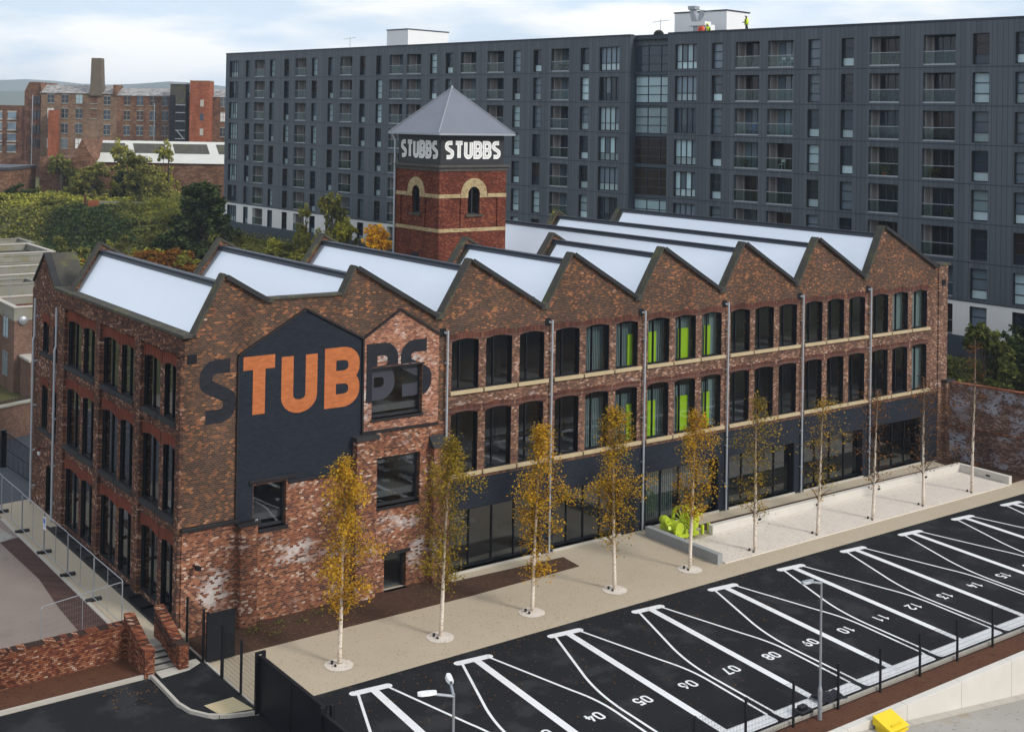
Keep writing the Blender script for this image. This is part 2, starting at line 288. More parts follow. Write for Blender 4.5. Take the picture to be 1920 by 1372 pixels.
# ------------------------------------------------------------------ mesh helpers
class MB:
    def __init__(s): s.v = []; s.f = []
    def quad(s, a, b, c, d):
        i = len(s.v); s.v += [tuple(a), tuple(b), tuple(c), tuple(d)]; s.f.append((i, i+1, i+2, i+3)); return s
    def box(s, x0, y0, z0, x1, y1, z1, fn=None):
        P = [(x0, y0, z0), (x1, y0, z0), (x1, y1, z0), (x0, y1, z0), (x0, y0, z1), (x1, y0, z1), (x1, y1, z1), (x0, y1, z1)]
        if fn: P = [fn(*p) for p in P]
        i = len(s.v); s.v += P
        s.f += [(i, i+3, i+2, i+1), (i+4, i+5, i+6, i+7), (i, i+1, i+5, i+4), (i+1, i+2, i+6, i+5), (i+2, i+3, i+7, i+6), (i+3, i, i+4, i+7)]; return s
    def beam(s, a, b, w, h, up=(0, 0, 1)):
        a = Vector(a); b = Vector(b); d = (b-a).normalized(); up = Vector(up)
        if abs(d.dot(up)) > .99: up = Vector((1, 0, 0))
        x = d.cross(up).normalized()*w/2; y = x.cross(d).normalized()*h/2
        i = len(s.v)
        for p in (a, b): s.v += [tuple(p-x-y), tuple(p+x-y), tuple(p+x+y), tuple(p-x+y)]
        s.f += [(i+3, i+2, i+1, i), (i+4, i+5, i+6, i+7)] + [(i+k, i+(k+1) % 4, i+4+(k+1) % 4, i+4+k) for k in range(4)]; return s
    def tube(s, pts, rs, n=8, cap=True):
        pts = [Vector(p) for p in pts]
        if not isinstance(rs, (list, tuple)): rs = [rs]*len(pts)
        i0 = len(s.v); ref = Vector((0.13, 1, .07))
        for k, p in enumerate(pts):
            d = (pts[min(k+1, len(pts)-1)]-pts[max(k-1, 0)]).normalized()
            if abs(d.dot(ref)) > .95: ref = Vector((1, .1, 0))
            x = d.cross(ref).normalized(); y = x.cross(d)
            for j in range(n):
                a = 2*pi*j/n; s.v.append(tuple(p+(x*cos(a)+y*sin(a))*rs[k]))
        for k in range(len(pts)-1):
            for j in range(n):
                a = i0+k*n+j; b = i0+k*n+(j+1) % n; s.f.append((a, b, b+n, a+n))
        if cap: s.f.append(tuple(i0+j for j in range(n))[::-1]); s.f.append(tuple(i0+(len(pts)-1)*n+j for j in range(n)))
        return s
    def prism(s, poly, fn0, fn1):
        """poly 2-D counter-clockwise; fn0 / fn1 map (u,v) to the near and far face"""
        n = len(poly); i = len(s.v); s.v += [fn0(*p) for p in poly]+[fn1(*p) for p in poly]
        s.f.append(tuple(range(i, i+n))); s.f.append(tuple(range(i+n, i+2*n))[::-1])
        s.f += [(i+k, i+n+k, i+n+(k+1) % n, i+(k+1) % n) for k in range(n)]; return s
    def lathe(s, prof, c=(0, 0, 0), n=20, axis='z'):
        i = len(s.v)
        for r, z in prof:
            for j in range(n):
                a = 2*pi*j/n; p = (r*cos(a), r*sin(a), z)
                if axis == 'x': p = (z, r*cos(a), r*sin(a))
                if axis == 'y': p = (r*cos(a), z, r*sin(a))
                s.v.append((p[0]+c[0], p[1]+c[1], p[2]+c[2]))
        for k in range(len(prof)-1):
            for j in range(n): a = i+k*n+j; b = i+k*n+(j+1) % n; s.f.append((a, b, b+n, a+n))
        return s
    def mesh(s, name, mat=None):
        me = bpy.data.meshes.new(name); me.from_pydata(s.v, [], s.f); me.update()
        if mat:
            me.materials.append(M[mat] if isinstance(mat, str) else mat)
        return me

def link(name, me, parent=None, loc=None, rz=0, scale=None):
    o = bpy.data.objects.new(name, me); COL.objects.link(o)
    if loc is not None: o.location = loc
    if rz: o.rotation_euler.z = rz
    if scale: o.scale = scale
    if parent:
        o.parent = parent
    return o
def child(name, mb, mat, parent, bevel=0, smooth=False):
    """mesh given in world coordinates, made a part of parent (an Empty or mesh at its own place)"""
    me = mb.mesh(name, mat) if isinstance(mb, MB) else mb
    if isinstance(mb, MB) is False and mat and not me.materials: me.materials.append(M[mat])
    pm = world_of(parent).inverted(); me.transform(pm)
    o = link(name, me, parent)
    fin(o, bevel, smooth); return o
def fin(o, bevel, smooth):
    if smooth:
        for p in o.data.polygons: p.use_smooth = True
    if bevel:
        b = o.modifiers.new('bevel', 'BEVEL'); b.width = bevel; b.segments = 2; b.limit_method = 'ANGLE'
def world_of(o):
    mm = Matrix.LocRotScale(o.location, o.rotation_euler, o.scale)
    return world_of(o.parent) @ mm if o.parent else mm
def empty(name, loc, label, cat, group=None, rz=0):
    o = bpy.data.objects.new(name, None); COL.objects.link(o); o.location = loc; o.rotation_euler.z = rz; o.empty_display_size = .3
    tag(o, label, cat, group); return o
def tag(o, label, cat, group=None):
    o['label'] = label; o['category'] = cat
    if group: o['group'] = group
def single(name, mb, mat, label, cat, group=None, bevel=0, smooth=False, loc=(0, 0, 0)):
    me = mb.mesh(name, mat) if isinstance(mb, MB) else mb
    if any(loc): me.transform(Matrix.Translation(-Vector(loc)))
    o = link(name, me, None, loc); tag(o, label, cat, group); fin(o, bevel, smooth); return o
def struct(name, mb, mat, kind='structure'):
    me = mb.mesh(name, mat) if isinstance(mb, MB) else mb
    o = link(name, me); o['kind'] = kind; return o
def copy_tree(o, parent=None):
    c = o.copy(); COL.objects.link(c); c.parent = parent
    for ch in [x for x in o.children]: copy_tree(ch, c)
    return c
F_FRONT = lambda y: (lambda u, z: (u, y, z))
F_SIDE = lambda x: (lambda u, z: (x, u, z))

def sheet(name, outline, holes, fn0, fn1, mat):
    """a wall: 2-D outline with holes, given thickness between the maps fn0 and fn1"""
    V = []; E = []
    for lp in [outline]+holes:
        i = len(V); V += [Vector(p) for p in lp]; E += [(i+k, i+(k+1) % len(lp)) for k in range(len(lp))]
    ov, oe, of, *_ = delaunay_2d_cdt(V, E, [], 0, 1e-5)
    def inside(p, lp):
        c = False; n = len(lp)
        for i in range(n):
            x1, y1 = lp[i]; x2, y2 = lp[(i+1) % n]
            if (y1 > p[1]) != (y2 > p[1]) and p[0] < (x2-x1)*(p[1]-y1)/(y2-y1)+x1: c = not c
        return c
    tris = []
    for f in of:
        cx = sum(ov[i][0] for i in f)/len(f); cy = sum(ov[i][1] for i in f)/len(f)
        if inside((cx, cy), outline) and not any(inside((cx, cy), h) for h in holes): tris.append(tuple(f))
    mb = MB(); n = len(ov); mb.v = [fn0(v[0], v[1]) for v in ov]
    mb.f = list(tris)
    if fn1:
        mb.v += [fn1(v[0], v[1]) for v in ov]; mb.f += [tuple(i+n for i in t[::-1]) for t in tris]
        for lp in [outline]+holes:
            for k in range(len(lp)):
                a = lp[k]; b = lp[(k+1) % len(lp)]; mb.quad(fn0(*a), fn1(*a), fn1(*b), fn0(*b))
    me = mb.mesh(name, mat)
    bm = bmesh.new(); bm.from_mesh(me); bmesh.ops.remove_doubles(bm, verts=bm.verts, dist=1e-5); bmesh.ops.recalc_face_normals(bm, faces=bm.faces); bm.to_mesh(me); bm.free()
    return me
def rect(a, b, c, d): return [(a, c), (b, c), (b, d), (a, d)]
def archpoly(a, b, z0, zs, rise, n=8):
    w = (b-a)/2; r = (w*w+rise*rise)/(2*rise); cx = (a+b)/2; cz = zs+rise-r; t0 = math.asin(min(1, w/r))
    if rise > w*.99: t0 = pi/2
    return [(a, z0), (b, z0)]+[(cx+r*sin(t0-2*t0*k/n), cz+r*cos(t0-2*t0*k/n)) for k in range(n+1)]
def archband(a, b, zs, rise, h, e, n=8):
    ar_ = archpoly(a, b, zs, zs, rise, n)[2:]           # right spring to left spring
    cx = (a+b)/2; W = (b-a)/2+e
    top_ = [(cx-W+2*W*k/n, zs+h+rise*.75*(1-(2*k/n-1)**2)) for k in range(n+1)]
    return ar_+[(a-e, zs)]+top_+[(b+e, zs)]
def archring(a, b, zs, rise, h, n=8, ext=0):
    w = (b-a)/2; r = (w*w+rise*rise)/(2*rise); cx = (a+b)/2; cz = zs+rise-r; t0 = math.asin(min(1, w/r))
    if rise > w*.99: t0 = pi/2
    inn = [(cx+r*sin(t0-2*t0*k/n), cz+r*cos(t0-2*t0*k/n)) for k in range(n+1)]
    R = r+h; out = [(cx+R*sin(-t0+2*t0*k/n), cz+R*cos(-t0+2*t0*k/n)) for k in range(n+1)]
    return inn+out
# lettering: glyphs as centre-line strokes in a unit box (x 0..1, y 0..1)
def arc(cx, cy, rx, ry, a0, a1, n=7): return [(cx+rx*cos(radians(a0+(a1-a0)*k/n)), cy+ry*sin(radians(a0+(a1-a0)*k/n))) for k in range(n+1)]
def loop(x0, y0, x1, y1, rx, ry):
    return arc(x1-rx, y1-ry, rx, ry, 90, 0)+arc(x1-rx, y0+ry, rx, ry, 0, -90)+arc(x0+rx, y0+ry, rx, ry, -90, -180)+arc(x0+rx, y1-ry, rx, ry, 180, 90)
def dloop(y0, y1, rx=.5, ry=.2): return [(0, y0), (0, y1)]+arc(1-rx, y1-ry, rx, ry, 90, 0)+arc(1-rx, y0+ry, rx, ry, 0, -90)+[(0, y0)]
G = {
 'S': [[(1, 1)]+arc(.42, .80, .42, .20, 90, 180)+[(0, .70)]+arc(.3, .70, .3, .12, 180, 235, 4)+arc(.7, .30, .3, .12, 55, 0, 4)+[(1, .2)]+arc(.58, .20, .42, .20, 0, -90)+[(0, 0)]],
 'T': [[(-.12, 1), (1.12, 1)], [(.5, 1), (.5, -.06)]],
 'U': [[(0, 1.06), (0, .22)]+arc(.5, .22, .5, .22, 180, 360, 10)+[(1, .22), (1, 1.06)]],
 'B': [dloop(.5, 1, .45, .22), dloop(0, .5, .45, .22)],
 '0': [loop(0, 0, 1, 1, .45, .25)+[(.55, 1)]],
 '1': [[(.15, .8), (.6, 1), (.6, -.06)]],
 '2': [[(0, .78)]+arc(.5, .72, .5, .28, 165, -20, 9)+[(.0, 0), (1.06, 0)]],
 '3': [[(0, 1), (1, 1), (.42, .58)]+arc(.5, .3, .5, .3, 75, -165, 10)],
 '4': [[(.5, 1.0), (0, .3), (1.06, .3)], [(.72, .62), (.72, -.06)]],
 '5': [[(.98, 1), (.1, 1), (.04, .56)]+arc(.48, .31, .5, .31, 100, -160, 10)],
 '6': [[(.75, 1), (.12, .5)]+arc(.5, .3, .5, .3, 160, -200, 14)],
 '7': [[(-.05, 1), (1, 1), (.35, -.06)]],
 '8': [loop(0, .5, 1, 1, .45, .24)+[(.55, 1)], loop(0, 0, 1, .5, .48, .25)+[(.5, .5)]],
 '9': [[(.25, 0), (.88, .5)]+arc(.5, .7, .5, .3, -20, 340, 14)],
}
def ribbon(pts, w):
    P = [Vector(p) for p in pts]; Q = [P[0]]
    for p in P[1:]:
        if (p-Q[-1]).length > 1e-4: Q.append(p)
    closed = (Q[0]-Q[-1]).length < 1e-4
    if closed: Q = Q[:-1]
    n = len(Q); L = []; Rr = []
    for i in range(n):
        a = Q[i-1] if (i or closed) else None; b = Q[(i+1) % n] if (i < n-1 or closed) else None
        d1 = (Q[i]-a).normalized() if a is not None else None; d2 = (b-Q[i]).normalized() if b is not None else None
        if d1 is None: d1 = d2
        if d2 is None: d2 = d1
        t_ = (d1+d2); t_ = t_.normalized() if t_.length > 1e-3 else d1
        nn = Vector((-t_.y, t_.x)); k = w/2/max(.5, nn.dot(Vector((-d1.y, d1.x)))); L.append(Q[i]+nn*k); Rr.append(Q[i]-nn*k)
    rng_ = range(n if closed else n-1)
    return [(Rr[i], Rr[(i+1) % n], L[(i+1) % n], L[i]) for i in rng_]
def glyph_quads(ch, x, y, w, h, sw):
    """list of (stroke index, quad of 2-D points); box is the OUTER size, sw the stroke width"""
    out = []
    for si, st in enumerate(G[ch]):
        pts = [(x+sw/2+px*(w-sw), y+sw/2+py*(h-sw)) for px, py in st]
        for q in ribbon(pts, sw): out.append((si, q))
    return out
def letter_mesh(name, ch, x, y, w, h, sw, fn, mat, clip=None, keep_inside=False):
    """fn(u, v, k): point of the k-th overlapping stroke"""
    bm = bmesh.new(); last = {}
    for si, q in glyph_quads(ch, x, y, w, h, sw):
        vs_ = [bm.verts.new((p[0], p[1], si)) for p in q]; bm.faces.new(vs_)
    if clip:
        x0, x1, y0, y1 = clip
        for co, no in (((x0, 0, 0), (1, 0, 0)), ((x1, 0, 0), (1, 0, 0)), ((0, y0, 0), (0, 1, 0)), ((0, y1, 0), (0, 1, 0))):
            bmesh.ops.bisect_plane(bm, geom=bm.verts[:]+bm.edges[:]+bm.faces[:], plane_co=co, plane_no=no)
        kill = []
        for f in bm.faces:
            c = f.calc_center_median(); ins = x0 < c.x < x1 and y0 < c.y < y1
            if ins != keep_inside: kill.append(f)
        bmesh.ops.delete(bm, geom=kill, context='FACES')
    if not bm.faces: bm.free(); return None
    bmesh.ops.remove_doubles(bm, verts=bm.verts, dist=1e-5)
    for v in bm.verts: v.co = Vector(fn(v.co.x, v.co.y, v.co.z))
    me = bpy.data.meshes.new(name); bm.to_mesh(me); bm.free(); me.materials.append(M[mat]); return me

# ================================================================== SETTING: grounds
g = MB(); g.quad((-6000, -600, -3.2), (9000, -600, -3.2), (9000, 12000, -3.2), (-6000, 12000, -3.2)); struct('ground', g, 'grass_ground')
mb = MB(); mb.quad((-200, -300, -3.1), (300, -300, -3.1), (300, -30, -3.1), (-200, -30, -3.1)); struct('street', mb, 'asphalt')
# raised ground sheet behind the mill and up to the flats
def terr(x, y):
    # distance inwards from the flats' facade line
    w = (x-39.148)*.98638513+(y-111.6)*.16445172; u = (x-39.148)*.16445172-(y-111.6)*.98638513
    top = 6.1-.030*min(max(u, -40), 110); k = min(1, max(0, (w+16)/9)); k = k*k*(3-2*k); b = .35
    if y > 24 and x < 44 or y > 34: b = .35+min(1, max(0, (y-40)/60))*1.2
    return b+(top-b)*k
V = []; Fc = []; xs = [-80+6*i for i in range(60)]; ys = [28+6*i for i in range(90)]
for j, y in enumerate(ys):
    for i, x in enumerate(xs): V.append((x, y, terr(x, y)))
for j in range(len(ys)-1):
    for i in range(len(xs)-1): a = j*len(xs)+i; Fc.append((a, a+1, a+1+len(xs), a+len(xs)))
mb = MB(); mb.v = V; mb.f = Fc; struct('terrain', mb, 'grass_ground')
mb = MB(); V = []; Fc = []
xs = [43.0+3*i for i in range(24)]; ys = [-40+4*i for i in range(18)]
for y in ys:
    for x in xs: V.append((x, y, terr(x, y)))
for j in range(len(ys)-1):
    for i in range(len(xs)-1): a = j*len(xs)+i; Fc.append((a, a+1, a+1+len(xs), a+len(xs)))
mb.v = V; mb.f = Fc; struct('bank', mb, 'grass_ground')
def flat(name, poly, z, mat, th=None):
    me = sheet(name, poly, [], lambda u, v: (u, v, z), (lambda u, v: (u, v, z-th)) if th else None, mat)
    return struct(name, me, None)
flat('site_base', [(-90, -60), (60, -60), (60, 33), (-90, 60)], -2.9, 'soil')
flat('car_park', [(-13.55, -19.5), (60, -19.5), (60, -7.75), (-13.55, -7.75)], 0.0, 'asphalt', .5)
flat('footpath', [(-13.55, -7.75), (60, -7.75), (60, .6), (-11.2, .6), (-11.45, -2.72), (-13.55, -2.72)], 0.004, 'resin', .5)
flat('planting_bed', [(-13.5, -2.7), (-11.4, -2.72), (-.2, -2.74), (6.7, -2.5), (6.85, -1.05), (.1, -.8), (.1, .02), (-13.5, .02)], 0.03, 'soil', .3)
flat('planting_strip', [(16.3, -2.3), (38.7, -2.25), (38.9, -1.2), (16.3, -1.15)], 0.02, 'soil', .2)
flat('soil_patch', [(39.6, -6.1), (42.4, -6.0), (41.2, -.2), (39.9, -.2), (39.5, -2)], 0.03, 'soil', .2)
flat('gravel_bed', [(13.25, -6.3), (38.95, -6.3), (38.95, -2.8), (16, -2.85), (13.25, -2.9)], 0.05, 'gravel', .3)
flat('yard', [(-90, -.6), (-15.75, -.6), (-15.75, 40), (-90, 60)], 0.5, 'yard', .6)
flat('sett_strip', [(-16.75, -.3), (-15.92, -.3), (-15.92, 15.5), (-16.95, 15.2), (-16.8, 9), (-17.1, 5), (-17.25, 0)], 0.506, 'setts')
flat('kerb_line', [(-15.92, -1.0), (-15.75, -1.0), (-15.75, 19), (-15.92, 19)], .54, 'kerb', .2)
flat('side_path', [(-15.75, -1.0), (-13.53, -1.0), (-13.53, 23), (-15.75, 23)], .504, 'resin', .5)
flat('wet_paving', [(-26, 20.5), (-13.5, 21.8), (-11.5, 28.5), (-8, 41), (-26, 41)], .508, 'paving_dark')
flat('manhole_patch', [(-20, 14.4), (-16.9, 15.2), (-16.1, 15.6), (-16.4, 18.2), (-20, 17.2)], .512, 'oldconc')
flat('access_road', [(-90, -40), (-13.56, -40), (-13.56, -8.0), (-15.2, -7.35), (-15.95, -5.7), (-15.95, -2.75), (-90, -2.9)], -.02, 'asphalt', .6)
flat('pavement', [(-15.75, -6.1), (-15.0, -7.4), (-13.62, -7.75), (-13.6, -1.2), (-15.55, -1.2), (-15.75, -2.6)], .09, 'asphalt', .5)
flat('paving_slabs', [(-15.6, -3.25), (-14.4, -3.15), (-13.75, -2.75), (-13.75, -2.3), (-15.6, -2.4)], .098, 'slab', .1)
flat('tactile_paving', [(-15.15, -6.35), (-13.95, -6.3), (-13.72, -7.62), (-14.95, -7.35)], .098, 'tactile', .1)
kb = MB()
kp = [(-90, -2.78), (-16.0, -2.62), (-15.82, -2.8), (-15.84, -4.4), (-15.86, -5.6), (-15.72, -6.4), (-15.3, -7.1), (-14.75, -7.5), (-14.1, -7.75), (-13.6, -7.85)]
for a, b in zip(kp, kp[1:]): kb.beam((*a, .03), (*b, .03), .12, .16)
kb.beam((-13.55, -7.7, .06), (-13.55, -1.0, .06), .1, .12)
struct('kerb', kb, 'kerb')
flat('verge', [(-90, -2.75), (-15.95, -2.58), (-15.8, -1.1), (-15.9, -.4), (-90, -.4)], .05, 'soil_red', .4)
kb = MB(); kb.beam((-14, -19.55, .03), (60, -19.55, .03), .12, .14); struct('kerb', kb, 'kerb')
flat('mulch_bank', [(-14, -19.62), (60, -19.62), (60, -20.8), (-14, -20.8)], -.06, 'soil_red', 1.5)
# lower service road, falling to the right
RZ = lambda x: -.65-(x-7.5)*.123 if x > 0 else .27
mb = MB(); mb.quad((-90, -30, .27), (0, -30, .27), (0, -21.0, .27), (-90, -21.0, .27)); mb.quad((0, -30, .27), (20, -30, RZ(20)), (20, -21.0, RZ(20)), (0, -21.0, .27)); mb.quad((20, -30, RZ(20)), (70, -30, -3.0), (70, -21.0, -3.0), (20, -21.0, RZ(20))); struct('service_road', mb, 'oldconc')
rw = MB()
for i in range(20):
    x0 = -14+3.6*i; rw.box(x0+.006, -21.1, -3.2, x0+3.594, -20.76, -.01)
single('retaining_wall', rw, 'concrete_pale', 'long pale concrete retaining wall between the mulch bank and the lower road', 'retaining wall', bevel=.015, loc=(10, -20.95, -2))
kb = MB()
for i in range(8): x0 = 0+2.5*i; kb.beam((x0+.01, -21.27, RZ(x0)+.0), (x0+2.49, -21.27, RZ(x0+2.49)+.0), .3, .1)
struct('kerb', kb, 'kerb')
# parking markings (painted sheets)
T0, LT = -9.115, 4.9525
mk = MB()
SK = -.09
def P2(x, y): return (x+(y+8.6)*(-SK), y)
def rib(pts, w, z=.006):
    for q in ribbon(pts, w): mk.quad(*[(p[0], p[1], z) for p in q])
def curve(p0, p1, p2, p3, n=10):
    return [tuple((1-t)**3*p0[i]+3*(1-t)**2*t*p1[i]+3*(1-t)*t*t*p2[i]+t**3*p3[i] for i in (0, 1)) for t in [k/n for k in range(n+1)]]
for k in range(0, 12):
    T = T0+k*LT
    # rounded head
    n = 8; c0 = (T-.72, -8.45); c1 = (T+.74, -8.59); r = .19
    head = [(c0[0]+r*cos(radians(90+180*i/n)), c0[1]+r*sin(radians(90+180*i/n))) for i in range(n+1)]+[(c1[0]+r*cos(radians(-90+180*i/n)), c1[1]+r*sin(radians(-90+180*i/n))) for i in range(n+1)]
    i0 = len(mk.v); mk.v += [(p[0], p[1], .012) for p in head]; mk.f.append(tuple(range(i0, i0+len(head))))
    rib([(T+.1, -8.6), (T-.76, -18.6)], .34, .006)
    B = T-.76
    # branches
    rib([(T-.62, -8.62)]+curve((T-2.1, -12.3), (T-2.5, -13.4), (T-2.66, -14.2), (T-2.76, -15.2), 8)+[(T-2.98, -18.62)], .115, .009)
    rib([(T+.70, -8.66)]+curve((T+1.62, -12.9), (T+1.9, -13.9), (T+1.93, -14.6), (T+1.86, -15.4), 8)+[(T+1.58, -18.62)], .115, .009)
    # foot band with rounded outer corners
    x0, x1, y0, y1, r = B-2.33, B+2.33, -19.25, -18.6, .16
    pl = [(x0, y1), (x0, y0+r)]+[(x0+r-r*cos(radians(a)), y0+r-r*sin(radians(a))) for a in (30, 60, 90)]+[(x1-r+r*sin(radians(a)), y0+r-r*cos(radians(a))) for a in (0, 30, 60, 90)]+[(x1, y1)]
    i0 = len(mk.v); mk.v += [(p[0], p[1], .015) for p in pl]; mk.f.append(tuple(range(i0, i0+len(pl))))
struct('bay_markings', mk, 'road_white')
for k in range(-1, 15):
    num = '%02d' % (4+k); cx = -3.26+2.467*k; cy = -15.12
    for j, ch in enumerate(num):
        # read from the building side: text direction -X, up direction -Y
        def fn(u, v, s, j=j): return (cx-(u-.4), cy-(v-.3), .006+.002*s)
        me = letter_mesh('bay_number', ch, j*.42, 0, .36, .6, .10, fn, 'road_white')
        struct('bay_number_marking', me, None)

# ================================================================== THE MILL
L = 6.6; XW = -13.53; XE = 41.4; ZV = 12.81; ZP = 15.45
mill = empty('brick_mill', (-13.53, 0, 0), 'long three storey red brick mill with white sawtooth roof and painted wall lettering', 'mill building')
def tooth(k): return k*L-.4, k*L+1.41
top = [(XW, 12.72), (XW+.33, 12.81), (-11.79, 15.45), (-9.64, 14.25), (-5.83, 14.22), (-5.19, 15.45)]
for k in range(0, 6):
    v, p = tooth(k); top += [(v-.12, ZV), (v+.12, ZV), (p, ZP if k < 5 else 15.95)]
top += [(40.2, 13.0), (XE, 13.0)]
WIN = [(.37, 2.02), (2.47, 4.12), (4.60, 6.22)]
holes = []; wins = []
for k in range(6):
    for j, (a, b) in enumerate(WIN):
        holes.append(archpoly(k*L+a, k*L+b, 9.05, 11.47, .13)); wins.append((k, j, 0))
        holes.append(archpoly(k*L+a, k*L+b, 4.95, 7.88, .12)); wins.append((k, j, 1))
shops = []
for k in range(6):
    a, b = k*L+.34, (k+1)*L-.52
    if k == 5: b = 38.6
    if k == 1: b = (k+1)*L-1.55
    shops.append((a, b)); holes.append(rect(a, b, .12, 3.12))
BIGS = [(-10.22, -8.6, 4.1, 6.08), (-4.05, -1.42, 4.03, 6.38), (-4.2, -1.35, 8.25, 10.62), (-3.36, -2.12, -.1, 1.68)]
for b in BIGS: holes.append(rect(*b[:2], *b[2:]))
outline = [(XW, -.4), (XE, -.4)]+top[::-1]
child('front_wall', sheet('front_wall', outline, holes, F_FRONT(0), F_FRONT(.42), 'brick_dark'), None, mill)
# reddish spandrel between the two window rows and lower left wall as facing skins of the same wall
skin_out = [(0.02, 4.64), (XE, 4.64), (XE, 9.04), (0.02, 9.04)]
sk_holes = []
for k in range(6):
    for j, (a, b) in enumerate(WIN):
        sk_holes.append(archpoly(k*L+a, k*L+b, 4.95, 7.88, .12))
child('wall_facing', sheet('wall_facing', skin_out, sk_holes, F_FRONT(-.012), F_FRONT(0.001), 'brick_red'), None, mill)
ed = [.02]+[v for k in range(6) for a, b in WIN for v in (k*L+a, k*L+b)]+[XE]
for a, b in zip(ed[::2], ed[1::2]): pf = MB(); pf.box(a, -.012, 9.04, b, .001, 11.5); child('window_pier', pf, 'brick_red', mill)
ll = [(XW, -.3), (.0, -.3), (0, 7.66), (-4.72, 7.66), (-4.72, 6.04), (-8.5, 5.98), (-8.5, 6.16), (-10.3, 6.2), (-10.3, 4.6), (XW, 4.66)]
child('wall_facing', sheet('wall_facing', ll, [rect(*BIGS[1][:2], *BIGS[1][2:]), rect(-10.22, -8.6, 4.1, 6.08), rect(-3.36, -2.12, -.1, 1.68)], F_FRONT(-.05), F_FRONT(.001), 'brick_white'), None, mill)
child('wall_facing', sheet('wall_facing', [(-4.72, 7.7), (-.42, 7.66), (-.42, 11.95), (-2.68, 13.28), (-4.72, 12.1)], [rect(-4.2, -1.35, 8.25, 10.62)], F_FRONT(-.05), F_FRONT(.001), 'brick_pale'), None, mill)
# black painted house shape
bs = [(-11.03, 4.56), (-10.24, 4.56), (-10.24, 6.22), (-8.52, 6.22), (-8.52, 6.0), (-4.74, 6.05), (-4.74, 12.12), (-7.76, 13.7), (-11.03, 11.93)]
child('painted_panel', sheet('painted_panel', bs, [], F_FRONT(-.062), F_FRONT(.0), 'paint_black'), None, mill)
tr = MB()
for a, b in (((-11.05, 11.93), (-7.76, 13.72)), ((-7.76, 13.72), (-4.74, 12.13)), ((-4.74, 12.1), (-2.68, 13.34)), ((-2.68, 13.34), (-.4, 11.96)), ((-4.74, 12.1), (-4.72, 7.7))):
    tr.beam((a[0], -.10, a[1]), (b[0], -.10, b[1]), .09, .12, up=(0, 1, 0))
tr.beam((-11.05, -.08, 4.6), (-11.05, -.08, 11.93), .08, .06, up=(0, 1, 0)); tr.beam((-4.72, -.09, 7.68), (-.42, -.09, 7.62), .12, .1, up=(0, 1, 0))
child('trim_strip', tr, 'trim', mill)
for q_b in ((XW-.08, -.22, 4.60, -10.9, .02, 4.76), (-11.1, -.5, 4.46, -10.02, -.0, 4.62), (-8.5, -.12, 5.92, -5.2, -.06, 6.04), (-10.45, -.16, 6.16, -8.15, -.062, 6.32)):
    lg = MB(); lg.box(*q_b); child('ledge', lg, 'trim', mill, bevel=.01)
for q_b in ((-10.95, -.42, -.3, -10.14, -.05, 4.46), (-5.18, -.48, -.3, -4.1, -.05, 7.42), (-.88, -.48, -.3, .06, -.05, 6.55)):
    bt = MB(); bt.box(*q_b); child('buttress', bt, 'brick_white', mill)
bt = MB(); bt.box(-5.26, -.56, 7.42, -4.02, -.06, 7.60); child('buttress_cap', bt, 'coping_dark', mill)
bt = MB(); bt.quad((-.92, -.54, 6.55), (.1, -.54, 6.55), (.1, -.0, 7.1), (-.92, -.0, 7.1)); bt.quad((-.92, -.54, 6.55), (-.92, 0, 7.1), (-.92, 0, 6.5), (-.92, -.54, 6.5))
child('buttress_cap', bt, 'coping_dark', mill)
# end pier on the right
ep = MB(); ep.box(40.42, -.1, -.2, XE+.02, .01, 13.12); child('end_pier', ep, 'brick_red', mill)
ep = MB(); ep.box(40.3, -.2, 13.12, XE+.16, .6, 13.26); child('pier_cap', ep, 'coping', mill)
# black painted band over the shopfront and its columns
bb = [(0.06, 0.0), (shops[0][0], 0), (shops[0][0], 3.12)]
band = [(0.06, -.05)]+[(0.06, 4.56), (XE-.6, 4.52), (XE-.6, -.05)]
child('fascia_band', sheet('fascia_band', [(0.06, -.05), (XE-.62, -.05), (XE-.62, 4.5), (.06, 4.58)], [rect(a, b, .12, 3.12) for a, b in shops], F_FRONT(-.055), F_FRONT(-.0), 'paint_black'), None, mill)
for a, b in shops:
    jb = MB(); jb.box(b-.03, -.05, .12, b+.001, .44, 3.12); jb.box(a-.001, -.05, .12, a+.03, .44, 3.12); jb.box(a+.03, -.05, 3.09, b-.03, .44, 3.125); child('shopfront_lining', jb, 'black_metal', mill)
# arches
for row, (zs, rise, matn) in enumerate(((11.47, .13, 'brick_arch2'), (7.88, .12, 'brick_arch2'))):
    for k in range(6):
        ar = MB()
        for a, b in WIN:
            me_ = sheet('x', archband(k*L+a, k*L+b, zs, rise, .34, .17), [], F_FRONT(-.018), F_FRONT(.0), None); i_ = len(ar.v); ar.v += [tuple(v.co) for v in me_.vertices]; ar.f += [tuple(i_+q for q in p.vertices) for p in me_.polygons]
        child('arch_course', ar, matn, mill)
